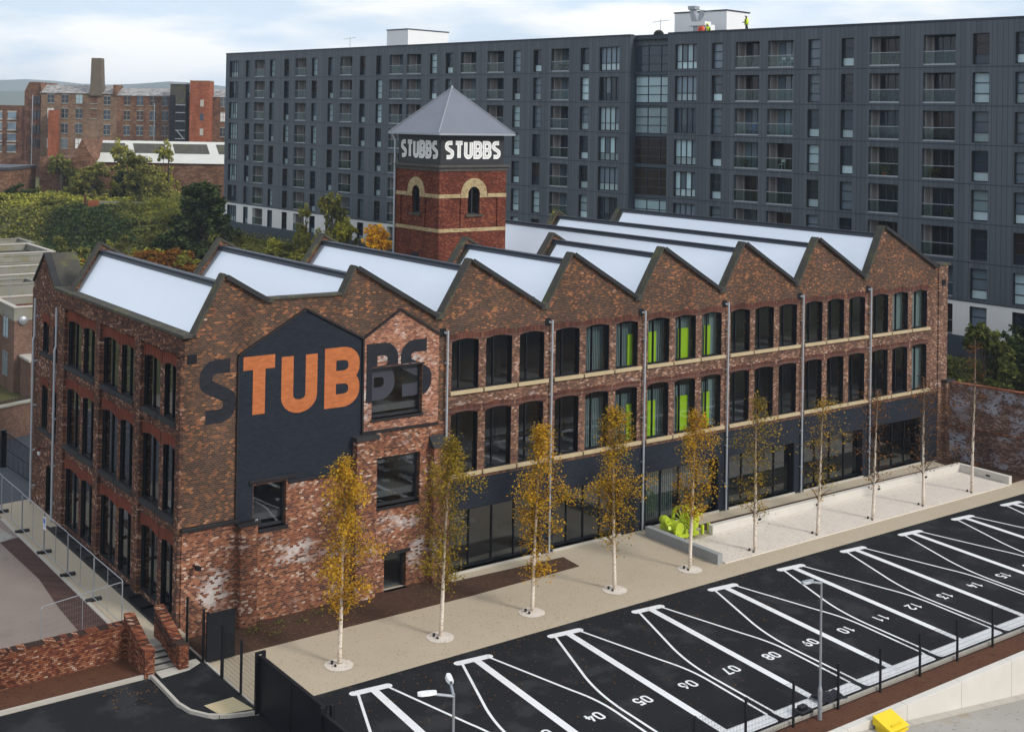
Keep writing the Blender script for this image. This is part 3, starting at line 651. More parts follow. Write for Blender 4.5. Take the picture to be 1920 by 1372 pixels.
# windows: one arched unit, copied
def win_unit(name, w, h, rise, mull, depth=.20, matf='dark_metal', glassm='glass', rail=None):
    """frame in local x along the wall, y inwards, z up from the sill"""
    fr = .07; o = archpoly(0, w, 0, h, rise); inn = archpoly(fr, w-fr, fr, h-fr*.5, rise*.9)
    me = sheet(name+'_mesh', o, [inn], lambda u, z: (u, depth, z), lambda u, z: (u, depth+.09, z), matf)
    ml = sheet(name+'_liner', o, [archpoly(.03, w-.03, .03, h-.015, rise*.96)], lambda u, z: (u, .012, z), lambda u, z: (u, depth-.002, z), matf)
    mb = MB(); mb.v = [tuple(v.co) for v in me.vertices]+[tuple(v.co) for v in ml.vertices]; n0 = len(me.vertices)
    mb.f = [tuple(p.vertices) for p in me.polygons]+[tuple(i+n0 for i in p.vertices) for p in ml.polygons]
    for x in mull: mb.box(x-.035, depth-.02, fr, x+.035, depth+.08, h+rise*(.6 if .2*w < x < .8*w else .2))
    if rail: mb.box(fr, depth-.015, rail-.03, w-fr, depth+.08, rail+.03)
    frame = mb.mesh(name, matf)
    pn = sheet(name+'_pane', [(a, z) for a, z in inn], [], lambda u, z: (u, depth+.045, z), None, glassm)
    return frame, pn
FU = win_unit('window', 1.65, 2.42, .13, [.56], .15, 'black_metal'); FL = win_unit('window', 1.65, 2.93, .12, [.56], .15, 'black_metal')
def put_window(units, loc, rz, parent, name='window', scale=(1, 1, 1)):
    o = link(name, units[0], parent); pi_ = world_of(parent).inverted()
    o.location = pi_ @ Vector(loc); o.rotation_euler.z = rz; o.scale = scale
    for pm in units[1:]: link('pane', pm, o)
    return o
for k, j, r in wins:
    a, b = WIN[j]; put_window(FU if r == 0 else FL, (k*L+a, 0, 9.05 if r == 0 else 4.95), 0, mill, scale=((b-a)/1.65, 1, 1))
sl1 = MB()
for k in range(6):
    for (a, b) in ((.25, 2.22), (2.31, 4.38), (4.47, 6.45)):
        s = MB(); s.box(k*L+a, -.16, 8.87, k*L+b, .16, 9.05); child('window_sill', s, 'sill_stone', mill, bevel=.012)
        s = MB(); s.box(k*L+a, -.16, 4.76, k*L+b, .16, 4.95); child('window_sill', s, 'sill_stone', mill, bevel=.012)
def rectwin(w, h, mull=(), rails=(), depth=.16, fr=.07, matf='dark_metal', glassm='glass'):
    mb = MB(); mb.box(0, depth, 0, fr, depth+.09, h); mb.box(w-fr, depth, 0, w, depth+.09, h); mb.box(fr, depth, 0, w-fr, depth+.09, fr*1.5); mb.box(fr, depth, h-fr, w-fr, depth+.09, h)
    for x in mull: mb.box(x-.035, depth-.012, fr*1.5, x+.035, depth+.08, h-fr)
    for z in rails: mb.box(fr, depth-.01, z-.03, w-fr, depth+.07, z+.03)
    p = MB(); p.quad((fr, depth+.05, fr), (w-fr, depth+.05, fr), (w-fr, depth+.05, h-fr), (fr, depth+.05, h-fr))
    return mb.mesh('window', matf), p.mesh('pane', glassm)
for i, b in enumerate(BIGS):
    u = rectwin(b[1]-b[0], b[3]-b[2], (), (), depth=.22 if i != 3 else .3)
    w_ = put_window(u, (b[0], 0, b[2]), 0, mill, 'picture_window' if i < 3 else 'side_door')
for q_b in ((-3.5, -.08, 1.68, -1.9, .05, 1.84), (-4.35, -.075, 10.60, -1.25, .05, 10.68)): ln = MB(); ln.box(*q_b); child('lintel', ln, 'trim', mill)
for q_b in ((-4.25, -.1, 8.12, -1.3, .2, 8.25), (-4.1, -.1, 3.9, -1.38, .2, 4.03), (-10.28, -.12, 3.94, -8.5, .2, 4.10)): ln = MB(); ln.box(*q_b); child('window_sill', ln, 'trim', mill)
st_ = MB(); st_.box(-3.4, -.2, -.12, -2.08, .1, .03); child('door_step', st_, 'slab', mill)
for i, (a, b) in enumerate(shops):
    n = 4; w_ = b-a-.06
    u = rectwin(w_, 2.97, [w_*q/n for q in range(1, n)], (), depth=.28, fr=.06, matf='black_metal', glassm='glass_shop')
    put_window(u, (a+.03, 0, .12), 0, mill, 'shopfront')
sb = MB()
for a, b in shops: sb.box(a-.02, -.14, 0.0, b+.02, .3, .12)
child('shopfront_sill', sb, 'slab', mill)
# entrance door beside bay 2
dr = MB(); dr.box(11.75, -.075, .05, 12.75, -.055, 2.9); child('entrance_door', dr, 'black_metal', mill)
# hoppers, overflow holes, downpipes
for k in range(6):
    x = k*L+.02
    p = MB(); p.tube([(x, -.17, 12.1), (x, -.17, .05)], .055, 10)
    for z in (10.5, 8.2, 6.2, 3.8, 1.6): p.tube([(x, -.17, z-.05), (x, -.17, z+.05)], .066, 10); p.box(x-.10, -.14, z-.025, x+.10, -.0, z+.025)
    p.tube([(x-.1, -.02, 11.98), (x, -.17, 11.98)], .06, 8)
    child('downpipe', p, 'pipe', mill, smooth=False)
    h = MB(); h.box(x-.36, -.035, 11.80, x-.02, .01, 12.2); child('outlet_box', h, 'black_metal', mill)
for x0 in (XW+.12, 40.72):
    h = MB(); h.box(x0, -.13 if x0 > 0 else -.035, 11.75, x0+.42, .01, 12.15); child('outlet_box', h, 'black_metal', mill)
# gable coping on the front
cp = MB()
pts = top[1:-1]
for a, b in zip(pts, pts[1:]):
    A = (a[0], .17, a[1]+.05); B_ = (b[0], .17, b[1]+.05); cp.beam(A, B_, .54, .10, up=(0, 0, 1))
for k in range(6): v, p = tooth(k); cp.box(v-.3, -.16, ZV-.12, v+.22, .5, ZV+.17)
cp.box(-9.7, -.12, 14.15, -9.4, .5, 14.3)
child('gable_coping', cp, 'coping', mill)
for k in range(-1, 6):
    cp = MB()
    a = (tooth(k)[1], ZP if k < 5 else 15.95); b = ((k+1)*L-.52, ZV) if k < 5 else (40.2, 13.0)
    cp.beam((a[0]+.1, -.16, a[1]), (b[0], -.16, b[1]+.02), .06, .2); child('verge_flashing', cp, 'coping_dark', mill)
cp = MB(); cp.beam((-11.7, -.16, 15.42), (-9.7, -.16, 14.24), .06, .2)
child('verge_flashing', cp, 'coping_dark', mill)
# painted letters across the gable end
def wallpt(yy): return lambda u, v, s: (u, yy-.004*s, v)
for nm, ch, x0, wd, mat, yy in (('S', 'S', -12.84, 1.72, 'paint_letter_dark', -.006), ('T', 'T', -10.97, 1.84, 'paint_orange', -.07), ('U', 'U', -8.95, 1.82, 'paint_orange', -.07), ('B', 'B', -6.75, 1.85, 'paint_orange', -.07), ('B', 'B', -4.52, 1.76, 'paint_letter_dark', -.058), ('S', 'S', -2.62, 1.78, 'paint_letter_dark', -.058)):
    last = x0 > -5
    me = letter_mesh('painted_letter', ch, x0, 9.05, wd, 2.76, .6, wallpt(yy), mat, clip=(-4.2, -1.35, 8.25, 10.70) if last else None)
    if me: child('painted_letter', me, None, mill)
    if last:
        me = letter_mesh('window_letter', ch, x0, 9.05, wd, 2.76, .6, wallpt(.26), 'film', clip=(-4.13, -1.42, 8.3, 10.56), keep_inside=True)
        if me: child('window_letter', me, None, mill)
# ---- side wall (x = XW, facing the yard)
SIDE = [(.66, 2.22), (2.68, 4.66), (5.66, 7.60), (8.0, 10.12), (11.08, 13.10), (13.48, 15.60)]
sh_ = []; DEP = 22.1
gab = [(17.9, 12.9), (19.85, 14.6), (21.85, 12.85), (DEP, 12.3)]
so = [(.425, -.2), (.425, 12.86)]+gab+[(DEP, -.2)]
so = so[::-1]
for a, b in SIDE:
    sh_.append((archpoly(a, b, 9.12, 11.40, .16), 9.12, 2.28)); sh_.append((archpoly(a, b, 4.95, 7.86, .15), 4.95, 2.91)); sh_.append((archpoly(a, b, .74, 3.68, .15), .74, 2.94))
EN = [(17.2, 18.15), (18.98, 20.02)]
for a, b in EN:
    sh_.append((archpoly(a, b, 9.15, 10.72, .16, 6), 9.15, 1.57)); sh_.append((archpoly(a, b, 4.95, 7.2, .16, 6), 4.95, 2.25))
sh_.append((archpoly(18.0, 18.98, .52, 2.95, .22, 6), .52, 2.43))
me = sheet('side_wall', so, [s[0] for s in sh_], F_SIDE(XW), F_SIDE(XW+.42), 'brick_side'); child('side_wall', me, None, mill)
pl = MB()
for a, b in ((0, .5), (4.72, 5.50), (10.24, 10.94), (15.78, 16.9)): pl.box(XW-.16, a if a else -.0, .3, XW, b, 12.15 if a else 11.9)
child('pilaster', pl, 'brick_side', mill)
pc = MB(); pc.box(XW-.22, .0, 12.15, XW, 17.85, 12.3); child('corbel_course', pc, 'brick_side', mill)
ar = MB()
for a, b in SIDE:
    for zs, rise in ((11.40, .16), (7.86, .15), (3.68, .15)):
        me_ = sheet('x', archband(a, b, zs, rise, .50, .17 if a > 1 else .14), [], F_SIDE(XW-.03), F_SIDE(XW), None); i_ = len(ar.v); ar.v += [tuple(v.co) for v in me_.vertices]; ar.f += [tuple(i_+q for q in p.vertices) for p in me_.polygons]
for a, b in EN:
    for zs in (10.72, 7.2): ar.prism(archring(a, b, zs, .16, .45), F_SIDE(XW-.03), F_SIDE(XW))
child('arch_course', ar, 'brick_arch', mill)
units = {}
for (hp, z0, h) in sh_:
    a = min(p[0] for p in hp); b = max(p[0] for p in hp); key = round(h, 2)
    if key not in units: units[key] = win_unit('window', 1.8, h, .15, [1.0] if h > 2.3 else [.9], depth=.09, matf='black_metal', glassm='glass_side')
    nm = 'window' if z0 != .52 else 'side_entrance_door'
    put_window(units[key], (XW, b, z0), -pi/2, mill, nm, scale=((b-a)/1.8, 1, 1))
sd_ = MB()
for lo, hi in ((.55, 4.58), (5.55, 10.15), (11.0, 15.7)):
    mid = (lo+hi)/2
    for z in (9.12, 4.95):
        for a, b in ((lo, mid-.03), (mid+.03, hi)): s = MB(); s.box(XW-.2, a, z-.2, XW+.2, b, z); child('window_sill', s, 'coping_dark', mill, bevel=.01)
for z in (9.15, 4.95): s = MB(); s.box(XW-.16, 17.15, z-.18, XW+.2, 20.1, z); child('window_sill', s, 'coping_dark', mill)
for y0 in (17.05, 20.95):
    p = MB(); p.tube([(XW-.2, y0, 12.0), (XW-.2, y0, 9.9), (XW-.26, y0, 9.7), (XW-.26, y0, .55)], .065, 10)
    for z in (11, 8.5, 6, 3.5, 1.5): p.box(XW-.24, y0-.1, z-.03, XW, y0+.1, z+.03)
    child('downpipe', p, 'pipe', mill)
# side parapet coping, small entrance gable roof
cp = MB(); cp.box(XW-.14, -.1, 12.86, XW+.5, 17.86, 13.0); child('parapet_coping', cp, 'coping', mill, bevel=.015)
cp = MB()
for a, b in zip(gab[:3], gab[1:3]): cp.beam((XW+.1, a[0], a[1]+.04), (XW+.1, b[0], b[1]+.04), .4, .1)
child('gable_coping', cp, 'coping_dark', mill)
rf = MB(); zp, zb = 14.64, 12.95
rf.quad((XW+.2, 17.88, zb), (XW+.2, 19.85, zp), (XW+1.7, 19.85, zp), (XW+1.7, 17.88, zb)); rf.quad((XW+.2, 19.85, zp), (XW+.2, 21.9, zb), (XW+1.7, 21.9, zb), (XW+1.7, 19.85, zp)); rf.quad((XW+1.7, 17.88, zb), (XW+1.7, 19.85, zp), (XW+1.7, 21.9, zb), (XW+1.7, 21.9, zb-.01))
child('gablet_roof', rf, 'coping', mill)
lp = MB(); lp.box(XW-.03, 17.75, 3.35, XW, 20.1, 3.47); lp.tube([(XW, 18.9, 4.0), (XW-.5, 18.9, 4.1)], .03, 6); lp.lathe([(0, .12), (.12, .1), (.16, 0), (.13, -.05), (0, -.05)], (XW-.5, 18.9, 3.98), 12)
child('bracket_light', lp, 'rust', mill)
lp = MB(); lp.lathe([(0, .07), (.14, .05), (.17, 0), (.14, -.05), (0, -.07)], (XW-.35, 19.2, 3.75), 12, 'x'); child('globe_lamp', lp, 'white_plastic', mill, smooth=True)
# dark window wells and guard rail along the side
ww = MB(); ww.box(XW-.78, .6, .3, XW-.70, 16.2, .62); ww.box(XW-.78, .6, .3, XW, .68, .62); ww.box(XW-.7, .7, .508, XW, 16.2, .512)
for y in [1.4+1.5*i for i in range(10)]: ww.box(XW-.70, y, .5, XW-.03, y+.06, .6)
child('window_well', ww, 'black_metal', mill)
# hidden walls and roof decks
hw = MB()
hw.box(XE-.4, .42, 0, XE, 26, 12.9); hw.box(XW+.42, DEP-.4, 0, -6.0, DEP, 12.3); hw.box(-6.4, 16.4, 0, -6.0, DEP-.4, 12.3); hw.box(-6.0, 16.3, 0, 6.2, 16.7, 12.9)
hw.box(5.8, 10.3, 0, 6.2, 16.3, 12.9); hw.box(6.2, 10.0, 0, 19.4, 10.4, 12.8); hw.box(19.0, 10.4, 0, 19.4, 26, 12.8); hw.box(19.4, 25.6, 0, XE-.4, 26, 12.9)
child('rear_wall', hw, 'brick_dark', mill)
dk = MB(); dk.box(XW+.42, 16.8, 12.1, -6.4, DEP-.4, 12.3); child('flat_roof', dk, 'flash', mill)
fl = MB()
for z in (4.35, 8.45):
    fl.box(XW+.43, .43, z, 5.8, 16.2, z+.3); fl.box(6.2, .43, z, XE-.42, 9.9, z+.3)
fl.box(XW+.43, .43, -.1, XE-.42, 9.9, .05)
child('floor_slab', fl, 'interior', mill)
iw = MB(); iw.box(XW+5.5, 3.5, .06, 6.0, 3.7, 12.4); iw.box(6.2, 5.0, .06, XE-.5, 5.2, 12.4); iw.box(XW+5.5, 3.7, .06, XW+5.7, 16.0, 12.4)
child('partition', iw, 'interior_dark', mill)
# lime green doors and blinds seen through the glass
for z0, zt in ((8.76, 10.75), (4.66, 6.9)):
    gp = MB()
    for a, b in ((12.5, 13.35), (13.95, 14.65), (16.4, 17.2), (18.5, 18.98)): gp.box(a, .46, z0, b, .52, zt)
    child('green_panel', gp, 'lime_wall', mill)
    bl = MB()
    for i in range(30):
        x = 9.0+i*.12
        bl.box(x+.3, .55, z0, x+.36, .57, zt+.6)
    for i in range(34):
        x = 13.5+i*.16
        bl.box(x+.3, .55, z0, x+.38, .57, zt+.6)
    bl.box(12.1, .60, z0, 12.6, .62, zt+.3); bl.box(18.9, .50, z0, 19.9, .52, zt+.7); bl.box(15.9, .6, z0, 17.6, .62, zt+.5)
    for xa, xb, lo in ((36.0, 37.6, 1), (38.1, 39.6, 1), (38.1, 39.6, 0)):
        if lo or z0 < 8:
            if not (lo and z0 < 8): bl.box(xa, .48, z0, xb, .50, zt+.7)
    child('window_blind', bl, 'blind', mill)
bl = MB()
for i in range(18): bl.box(13.7+i*.16, .9, .1, 13.78+i*.16, .92, 2.8)
for i in range(10): bl.box(17.2+i*.16, .9, .1, 17.28+i*.16, .92, 2.8)
child('window_blind', bl, 'blind', mill)
# ---- roof: steep white north lights, gentle slate slopes, ridge strips
yend = {-2: 16.0, -1: 15.3, 0: 15.4, 1: 9.9, 2: 9.9, 3: 25.6, 4: 25.6, 5: 25.6}
for k in range(-2, 6):
    v, p = tooth(k); zr = 14.98 if k < 5 else 15.35; x0 = v+.12 if k > -2 else XW+.46; z0 = 12.72 if k > -2 else 12.9; ye = yend[k]
    def fp(u, y, d=0, x0=x0, z0=z0, p=p, zr=zr):  # u 0 bottom .. 1 ridge
        nx, nz_ = -(zr-z0), (p-x0); ln_ = sqrt(nx*nx+nz_*nz_); return (x0+(p-x0)*u+nx/ln_*d, y, z0+(zr-z0)*u+nz_/ln_*d)
    mb = MB(); mb.box(0, .43, 0, .93, ye-.75, .06, lambda u, y, d: fp(u, y, d)); child('roof_glazing', mb, 'opal', mill)
    mb = MB(); mb.box(.93, .42, -.1, 1.02, ye-.3, .12, lambda u, y, d: fp(u, y, d)); mb.beam((p+.02, .42, zr+.1), (p+.02, ye-.3, zr+.1), .34, .1); child('ridge_cap', mb, 'flash', mill)
    mb = MB(); mb.box(0, ye-.75, 0, .93, ye-.3, .09, lambda u, y, d: fp(u, y, d)); child('roof_edge_flashing', mb, 'galv' if k < 1 else 'coping', mill)
    xn = (k+1)*L-.4; zn = 12.72
    mb = MB(); s0 = (p, zr); s1 = (min(xn, 40.6), zn if k < 5 else 13.0)
    mb.quad((s0[0], .42, s0[1]), (s0[0], ye-.3, s0[1]), (s1[0], ye-.3, s1[1]), (s1[0], .42, s1[1])); child('roof_slope', mb, 'slate', mill)
    mb = MB()
    pl_ = [(v-.2 if k > -2 else XW+.1, 12.6), (xn-.1, 12.6), (xn-.1, 12.85), (p+.1, 15.45), (p-.15, 15.45), (v-.1 if k > -2 else XW+.2, 12.85)]
    mb.prism(pl_, lambda u, z, y=ye: (u, y-.3, z), lambda u, z, y=ye: (u, y+.05, z)); child('end_gable', mb, 'brick_dark', mill)
    mb = MB(); mb.beam((pl_[5][0]-.05, ye-.12, 12.9), (p-.05, ye-.12, 15.5), .5, .12); mb.beam((p-.05, ye-.12, 15.5), (xn-.1, ye-.12, 12.9), .5, .12); child('gable_coping', mb, 'coping', mill)
    mb = MB(); mb.box(xn-.25, .42, 12.6, xn+.14, ye-.3, 12.7); child('valley_gutter', mb, 'flash', mill)
    if k > 0:
        mb = MB(); mb.tube([fp(.15, 1.2, .12), fp(.15, ye-1, .12)], .02, 5); child('safety_cable', mb, 'flash', mill)
# cctv camera
cc_ = MB(); cc_.box(-13.0, -.35, 3.05, -12.93, -.05, 3.12); cc_.box(-13.05, -.62, 3.02, -12.86, -.33, 3.16); child('security_camera', cc_, 'black_metal', mill)

# ================================================================== THE TOWER
TX, TY, TW = 10.96, 17.0, 5.36
tower = empty('brick_tower', (TX+TW/2, TY+TW/2, 0), 'square red brick water tower with grey pyramid roof and white lettering', 'tower')
def TF(y): return lambda u, z: (TX+u, y, z)
def TS(x): return lambda u, z: (x, TY+u, z)
ow = archpoly(2.2, 3.16, 16.2, 17.55, .48, 12)
child('tower_wall', sheet('tower_wall', rect(0, TW, 0, 19.1), [ow], TF(TY), TF(TY+.35), 'brick_tower'), None, tower)
child('tower_wall', sheet('tower_wall', [(TW, 0), (0.35, 0), (0.35, 19.1), (TW, 19.1)], [ow], TS(TX), TS(TX+.35), 'brick_tower'), None, tower)
mb = MB(); mb.box(TX+TW-.35, TY+.35, 0, TX+TW, TY+TW, 19.1); mb.box(TX+.35, TY+TW-.35, 0, TX+TW-.35, TY+TW, 19.1); child('tower_wall', mb, 'brick_tower', tower)
cor = MB(); cor.box(TX+.36, TY+.36, 18.6, TX+TW-.36, TY+TW-.36, 18.9); child('tower_deck', cor, 'flash', tower)
# raised corner and window strips (recessed panels between)
for tf0, tf1, d in ((TF(TY-.09), TF(TY+.001), 1), (TS(TX-.09), TS(TX+.001), 1)):
    side = tf0(0, 0)[0] != TX
    holes_ = [rect(.75, 1.64, 15.3, 17.3), rect(3.8, 4.65, 15.3, 17.3), ow]
    child('pilaster', sheet('pilaster', rect(-.09 if not side else -.0, TW, 13.0, 19.1), holes_, tf0, tf1, 'brick_tower'), None, tower)
    for z0, z1, gap in ((17.31, 17.56, True), (15.07, 15.3, False)):
        mb = MB()
        segs = [(-.1 if not side else -.1, 1.6), (3.8, TW)] if gap else [(-.1, TW)]
        yy = .115
        for a, b in segs:
            if not side: mb.box(TX+a, TY-yy, z0, TX+b, TY-.085, z1)
            else: mb.box(TX-yy, TY+max(a, -.085), z0, TX-.085, TY+b, z1)
        child('string_course', mb, 'brick_buff', tower)
    rg = archring(2.2, 3.16, 17.55, .48, .58, 14)
    poly = [(1.62, 17.3), (2.2, 17.3)]+rg[:15][::-1]+[(3.16, 17.3), (3.74, 17.3)]+rg[15:][::-1]
    nm = sheet('window_arch', poly, [], (lambda u, z: (TX+u, TY-.13, z)) if not side else (lambda u, z: (TX-.13, TY+u, z)), (lambda u, z: (TX+u, TY-.085, z)) if not side else (lambda u, z: (TX-.085, TY+u, z)), 'brick_buff')
    child('window_arch', nm, None, tower)
    mb = MB()
    if not side: mb.box(TX+2.0, TY-.22, 16.05, TX+3.36, TY+.1, 16.2)
    else: mb.box(TX-.22, TY+2.0, 16.05, TX+.1, TY+3.36, 16.2)
    child('window_sill', mb, 'coping', tower)
TWU = win_unit('window', .96, 1.35, .48, [.48], depth=.16)
put_window(TWU, (TX+2.2, TY, 16.2), 0, tower); put_window(TWU, (TX, TY+3.16, 16.2), -pi/2, tower)
mb = MB(); mb.box(TX-.14, TY-.14, 19.06, TX+TW+.14, TY+TW+.14, 19.3); mb.box(TX-.26, TY-.26, 19.3, TX+TW+.26, TY+TW+.26, 19.46); child('cornice', mb, 'cornice', tower, bevel=.02)
mb = MB(); mb.box(TX+.1, TY+.1, 19.46, TX+TW-.1, TY+TW-.1, 21.55); child('sign_band', mb, 'sign_black', tower)
ap = (TX+TW/2, TY+TW/2, 24.66); e = .42; q = [(TX-e, TY-e), (TX+TW+e, TY-e), (TX+TW+e, TY+TW+e), (TX-e, TY+TW+e)]
mb = MB()
for a, b in zip(q, q[1:]+q[:1]): i = len(mb.v); mb.v += [(*a, 21.56), (*b, 21.56), ap]; mb.f.append((i, i+1, i+2))
mb.quad(*[(*p, 21.55) for p in q[::-1]]); child('pyramid_roof', mb, 'zinc', tower)
mb = MB()
for a, b in zip(q, q[1:]+q[:1]): mb.beam((*a, 21.5), (*b, 21.5), .1, .13)
mb.lathe([(0, .14), (.07, .1), (.09, 0), (.05, -.1)], (ap[0], ap[1], ap[2]), 10); child('gutter', mb, 'galv', tower)
mb = MB()
for a in q: mb.beam((*a, 21.6), (ap[0], ap[1], ap[2]+.02), .07, .05)
child('roof_hip', mb, 'galv', tower)
mb = MB(); mb.tube([(TX-.3, TY+TW+.1, 21.4), (TX-.22, TY+TW-.12, 21.0), (TX-.2, TY+TW-.1, 12)], .07, 8); child('downpipe', mb, 'pipe', tower)
wds = {'S': .74, 'T': .72, 'U': .74, 'B': .74}
for side in (0, 1):
    x = 0
    for i, ch in enumerate('STUBBS'):
        x0 = .42+i*.765
        for w_, mt, dd in ((.28, 'white_letter', 0), (.024, 'grey_letter', .03)):
            if w_ < .1:
                def fn(u, v, s, side=side): return (TX+u, TY+.1-.035-.004*s, v) if not side else (TX+.1-.035-.004*s, TY+TW-u, v)
                me = letter_mesh('inline', ch, x0+.123, 19.86+.123, .72-.246, 1.2-.246, .024, fn, mt)
            else:
                def fn(u, v, s, side=side): return (TX+u, TY+.1-.02-.004*s, v) if not side else (TX+.1-.02-.004*s, TY+TW-u, v)
                me = letter_mesh('sign_letter', ch, x0-.005, 19.855, .73, 1.21, .28, fn, mt)
            if w_ > .1: let = child('sign_letter', me, None, tower)
            else: child('letter_inline', me, None, let)
mb = MB(); mb.box(TX-.1, TY+2.2, 13.0, TX-.09, TY+3.1, 13.6); child('vent_opening', mb, 'black_metal', tower)

# ================================================================== FOREGROUND OBJECTS
R_ = random.Random(7)
# planter walls
pw = MB(); pw.box(12.78, -6.2, -.1, 13.14, -.85, .52)
single('planter_wall', pw, 'concrete', 'concrete upstand wall, its shade put in as grey, running out beside the lime green machine', 'planter wall', 'low concrete walls round the gravel bed', bevel=.02, loc=(12.9, -3.5, 0))
pw = MB(); pw.prism([(39.02, -2.74), (39.02, -6.2), (39.35, -6.2), (39.35, -2.42), (15.95, -2.5), (15.95, -2.82)], lambda u, v: (u, v, .52), lambda u, v: (u, v, -.1))
lw_ = single('planter_wall', pw, 'concrete_pale', 'long pale concrete wall bent round the back of the gravel bed', 'planter wall', 'low concrete walls round the gravel bed', bevel=.02, loc=(27, -2.6, 0))
for x, y, s in ((19.6, -2.85, 0), (24.6, -2.83, 0), (30.4, -2.81, 0), (35.2, -2.79, 0)):
    mb = MB(); mb.box(x, y-.012, .2, x+.2, y+.1, .3); child('wall_light', mb, 'black_metal', lw_)
mb = MB(); mb.box(38.99, -4.9, .2, 39.1, -4.6, .3); child('wall_light', mb, 'black_metal', lw_)
# lime green machine (old engine painted lime)
mc = empty('machine', (14.6, -1.9, .05), 'old iron winding engine painted all over in lime green beside the planter', 'machine')
def wheel(mb, c, r, w, axis, spokes=8, tr=.07):
    n = 24; cx, cy, cz = c
    ring = [(r-.04, -w/2), (r+.05, -w/2), (r+.05, w/2), (r-.04, w/2), (r-.04, -w/2)]
    mb.lathe([(a, b) for a, b in ring], c, n, axis)
    mb.lathe([(0, -w*.7), (.11, -w*.7), (.11, w*.7), (0, w*.7)], c, 12, axis)
    for i in range(spokes):
        a = 2*pi*i/spokes; d = (0, r*cos(a), r*sin(a)) if axis == 'x' else (r*cos(a), 0, r*sin(a))
        mb.beam(c, (cx+d[0], cy+d[1], cz+d[2]), .05, .05, up=(1, 0, 0) if axis == 'x' else (0, 1, 0))
mb = MB(); wheel(mb, (14.55, -1.95, .80), .78, .2, 'x', 12); child('flywheel', mb, 'lime', mc)
mb = MB(); wheel(mb, (15.75, -1.35, .75), .55, .14, 'x', 6); child('pulley_wheel', mb, 'lime', mc)
mb = MB(); mb.box(14.75, -2.25, .35, 15.45, -1.5, 1.0); mb.box(14.8, -2.0, 1.0, 15.3, -1.7, 1.18); child('engine_block', mb, 'lime', mc, bevel=.03)
mb = MB(); mb.lathe([(0, -.5), (.32, -.5), (.32, .5), (0, .5)], (13.9, -1.9, .6), 14, 'y'); mb.lathe([(0, -.25), (.2, -.25), (.26, 0), (.2, .25), (0, .25)], (13.7, -1.4, .85), 12, 'y'); child('gear_casing', mb, 'lime', mc, bevel=.02)
mb = MB()
for x in (13.45, 14.25, 14.85, 15.5, 16.0): mb.box(x, -2.5, .06, x+.12, -2.35, .55); mb.box(x, -1.45, .06, x+.12, -1.3, .7)
mb.box(13.4, -2.52, .12, 15.2, -2.36, .3); mb.box(13.4, -1.46, .12, 16.1, -1.3, .3); child('bed_frame', mb, 'lime', mc)
mb = MB(); mb.tube([(13.3, -1.95, .8), (16.4, -1.6, .8)], .06, 8); mb.beam((13.5, -2.4, .3), (14.0, -2.0, .9), .1, .1); mb.beam((13.55, -1.6, .3), (13.3, -2.2, .7), .16, .2); child('drive_shaft', mb, 'lime', mc)
# T shaped tree pits and birches
def birch(i, x, y, h, matn, n, label, lean, cw, base, az):
    rng = random.Random(100+i)
    t_ = empty('birch_tree', (x, y, 0), label, 'birch tree', 'young birch trees in a row along the path')
    pts = []; rs = []; ax = rng.uniform(-.05, .05); 
    for k in range(12):
        z = h*k/11; pts.append((x+lean[0]*z/h+.05*sin(z*1.3+i)*(z/h), y+lean[1]*z/h+.05*cos(z*1.1+i)*(z/h), z)); rs.append(.085*(1-z/h)**.8+.012)
    mb = MB(); mb.tube(pts, rs, 8); child('trunk', mb, 'birch', t_, smooth=True)
    bm_ = MB(); lv = MB()
    def axis(z): 
        f = z/h*11; k = min(10, int(f)); q = f-k; return Vector(pts[k]).lerp(Vector(pts[k+1]), q)
    nb = 42
    for b in range(nb):
        f = (b+rng.random())/nb; z0 = h*(base+(1-base-.03)*f**.9); p0 = axis(z0); a = b*2.4+rng.uniform(-.5, .5)
        prof = (sin(pi*min(1, (f*.93+.10)))**.6)
        ln_ = cw*prof*(1.1-.38*f)*rng.uniform(.55, 1.25)+.18
        sd_ = 1+.35*cos(a-az-f*2.2*(1 if i % 2 else -1))+.28*sin(f*11+i*1.7); ln_ *= sd_
        dirh = Vector((cos(a), sin(a), 0)); p = p0; seg = [tuple(p)]; up = rng.uniform(.9, 1.5)
        for s in range(5):
            v = dirh*.55+Vector((0, 0, up*(1-s*.28))); v.normalize(); p = p+v*ln_*.34; seg.append(tuple(p))
        r0 = (.034 if n < 2000 else .022)*(1-f)+.008; bm_.tube(seg, [r0, r0*.8, r0*.6, r0*.45, r0*.3, .003], 4, cap=False)
        nl = int(n/nb*(.3+1.1*rng.random())*max(.25, sd_))
        for q in range(nl):
            s = rng.random()**.65*4.99; k = int(s); c = Vector(seg[k]).lerp(Vector(seg[k+1]), s-k)
            drop = abs(rng.gauss(0, .22))*(s/5)
            c = c+Vector((rng.gauss(0, .17), rng.gauss(0, .17), rng.gauss(0, .16)-drop))
            leafquad(lv, c, rng.uniform(.035, .078), rng)
        for q in range(3):
            s = rng.uniform(1, 5)*.99; k = int(s); c = Vector(seg[k]); bm_.tube([tuple(c), tuple(c+Vector((rng.gauss(0, .2), rng.gauss(0, .2), rng.uniform(-.35, .2))))], [.006, .002], 3, cap=False)
    child('branches', bm_, 'twig', t_)
    if n: child('crown', lv, matn, t_)
    st = MB(); st.box(x-.32, y+.10, .02, x-.22, y+.16, .18); st.box(x-.30, y-.2, .02, x-.24, y-.1, .12); child('tree_anchor', st, 'rubber', t_)
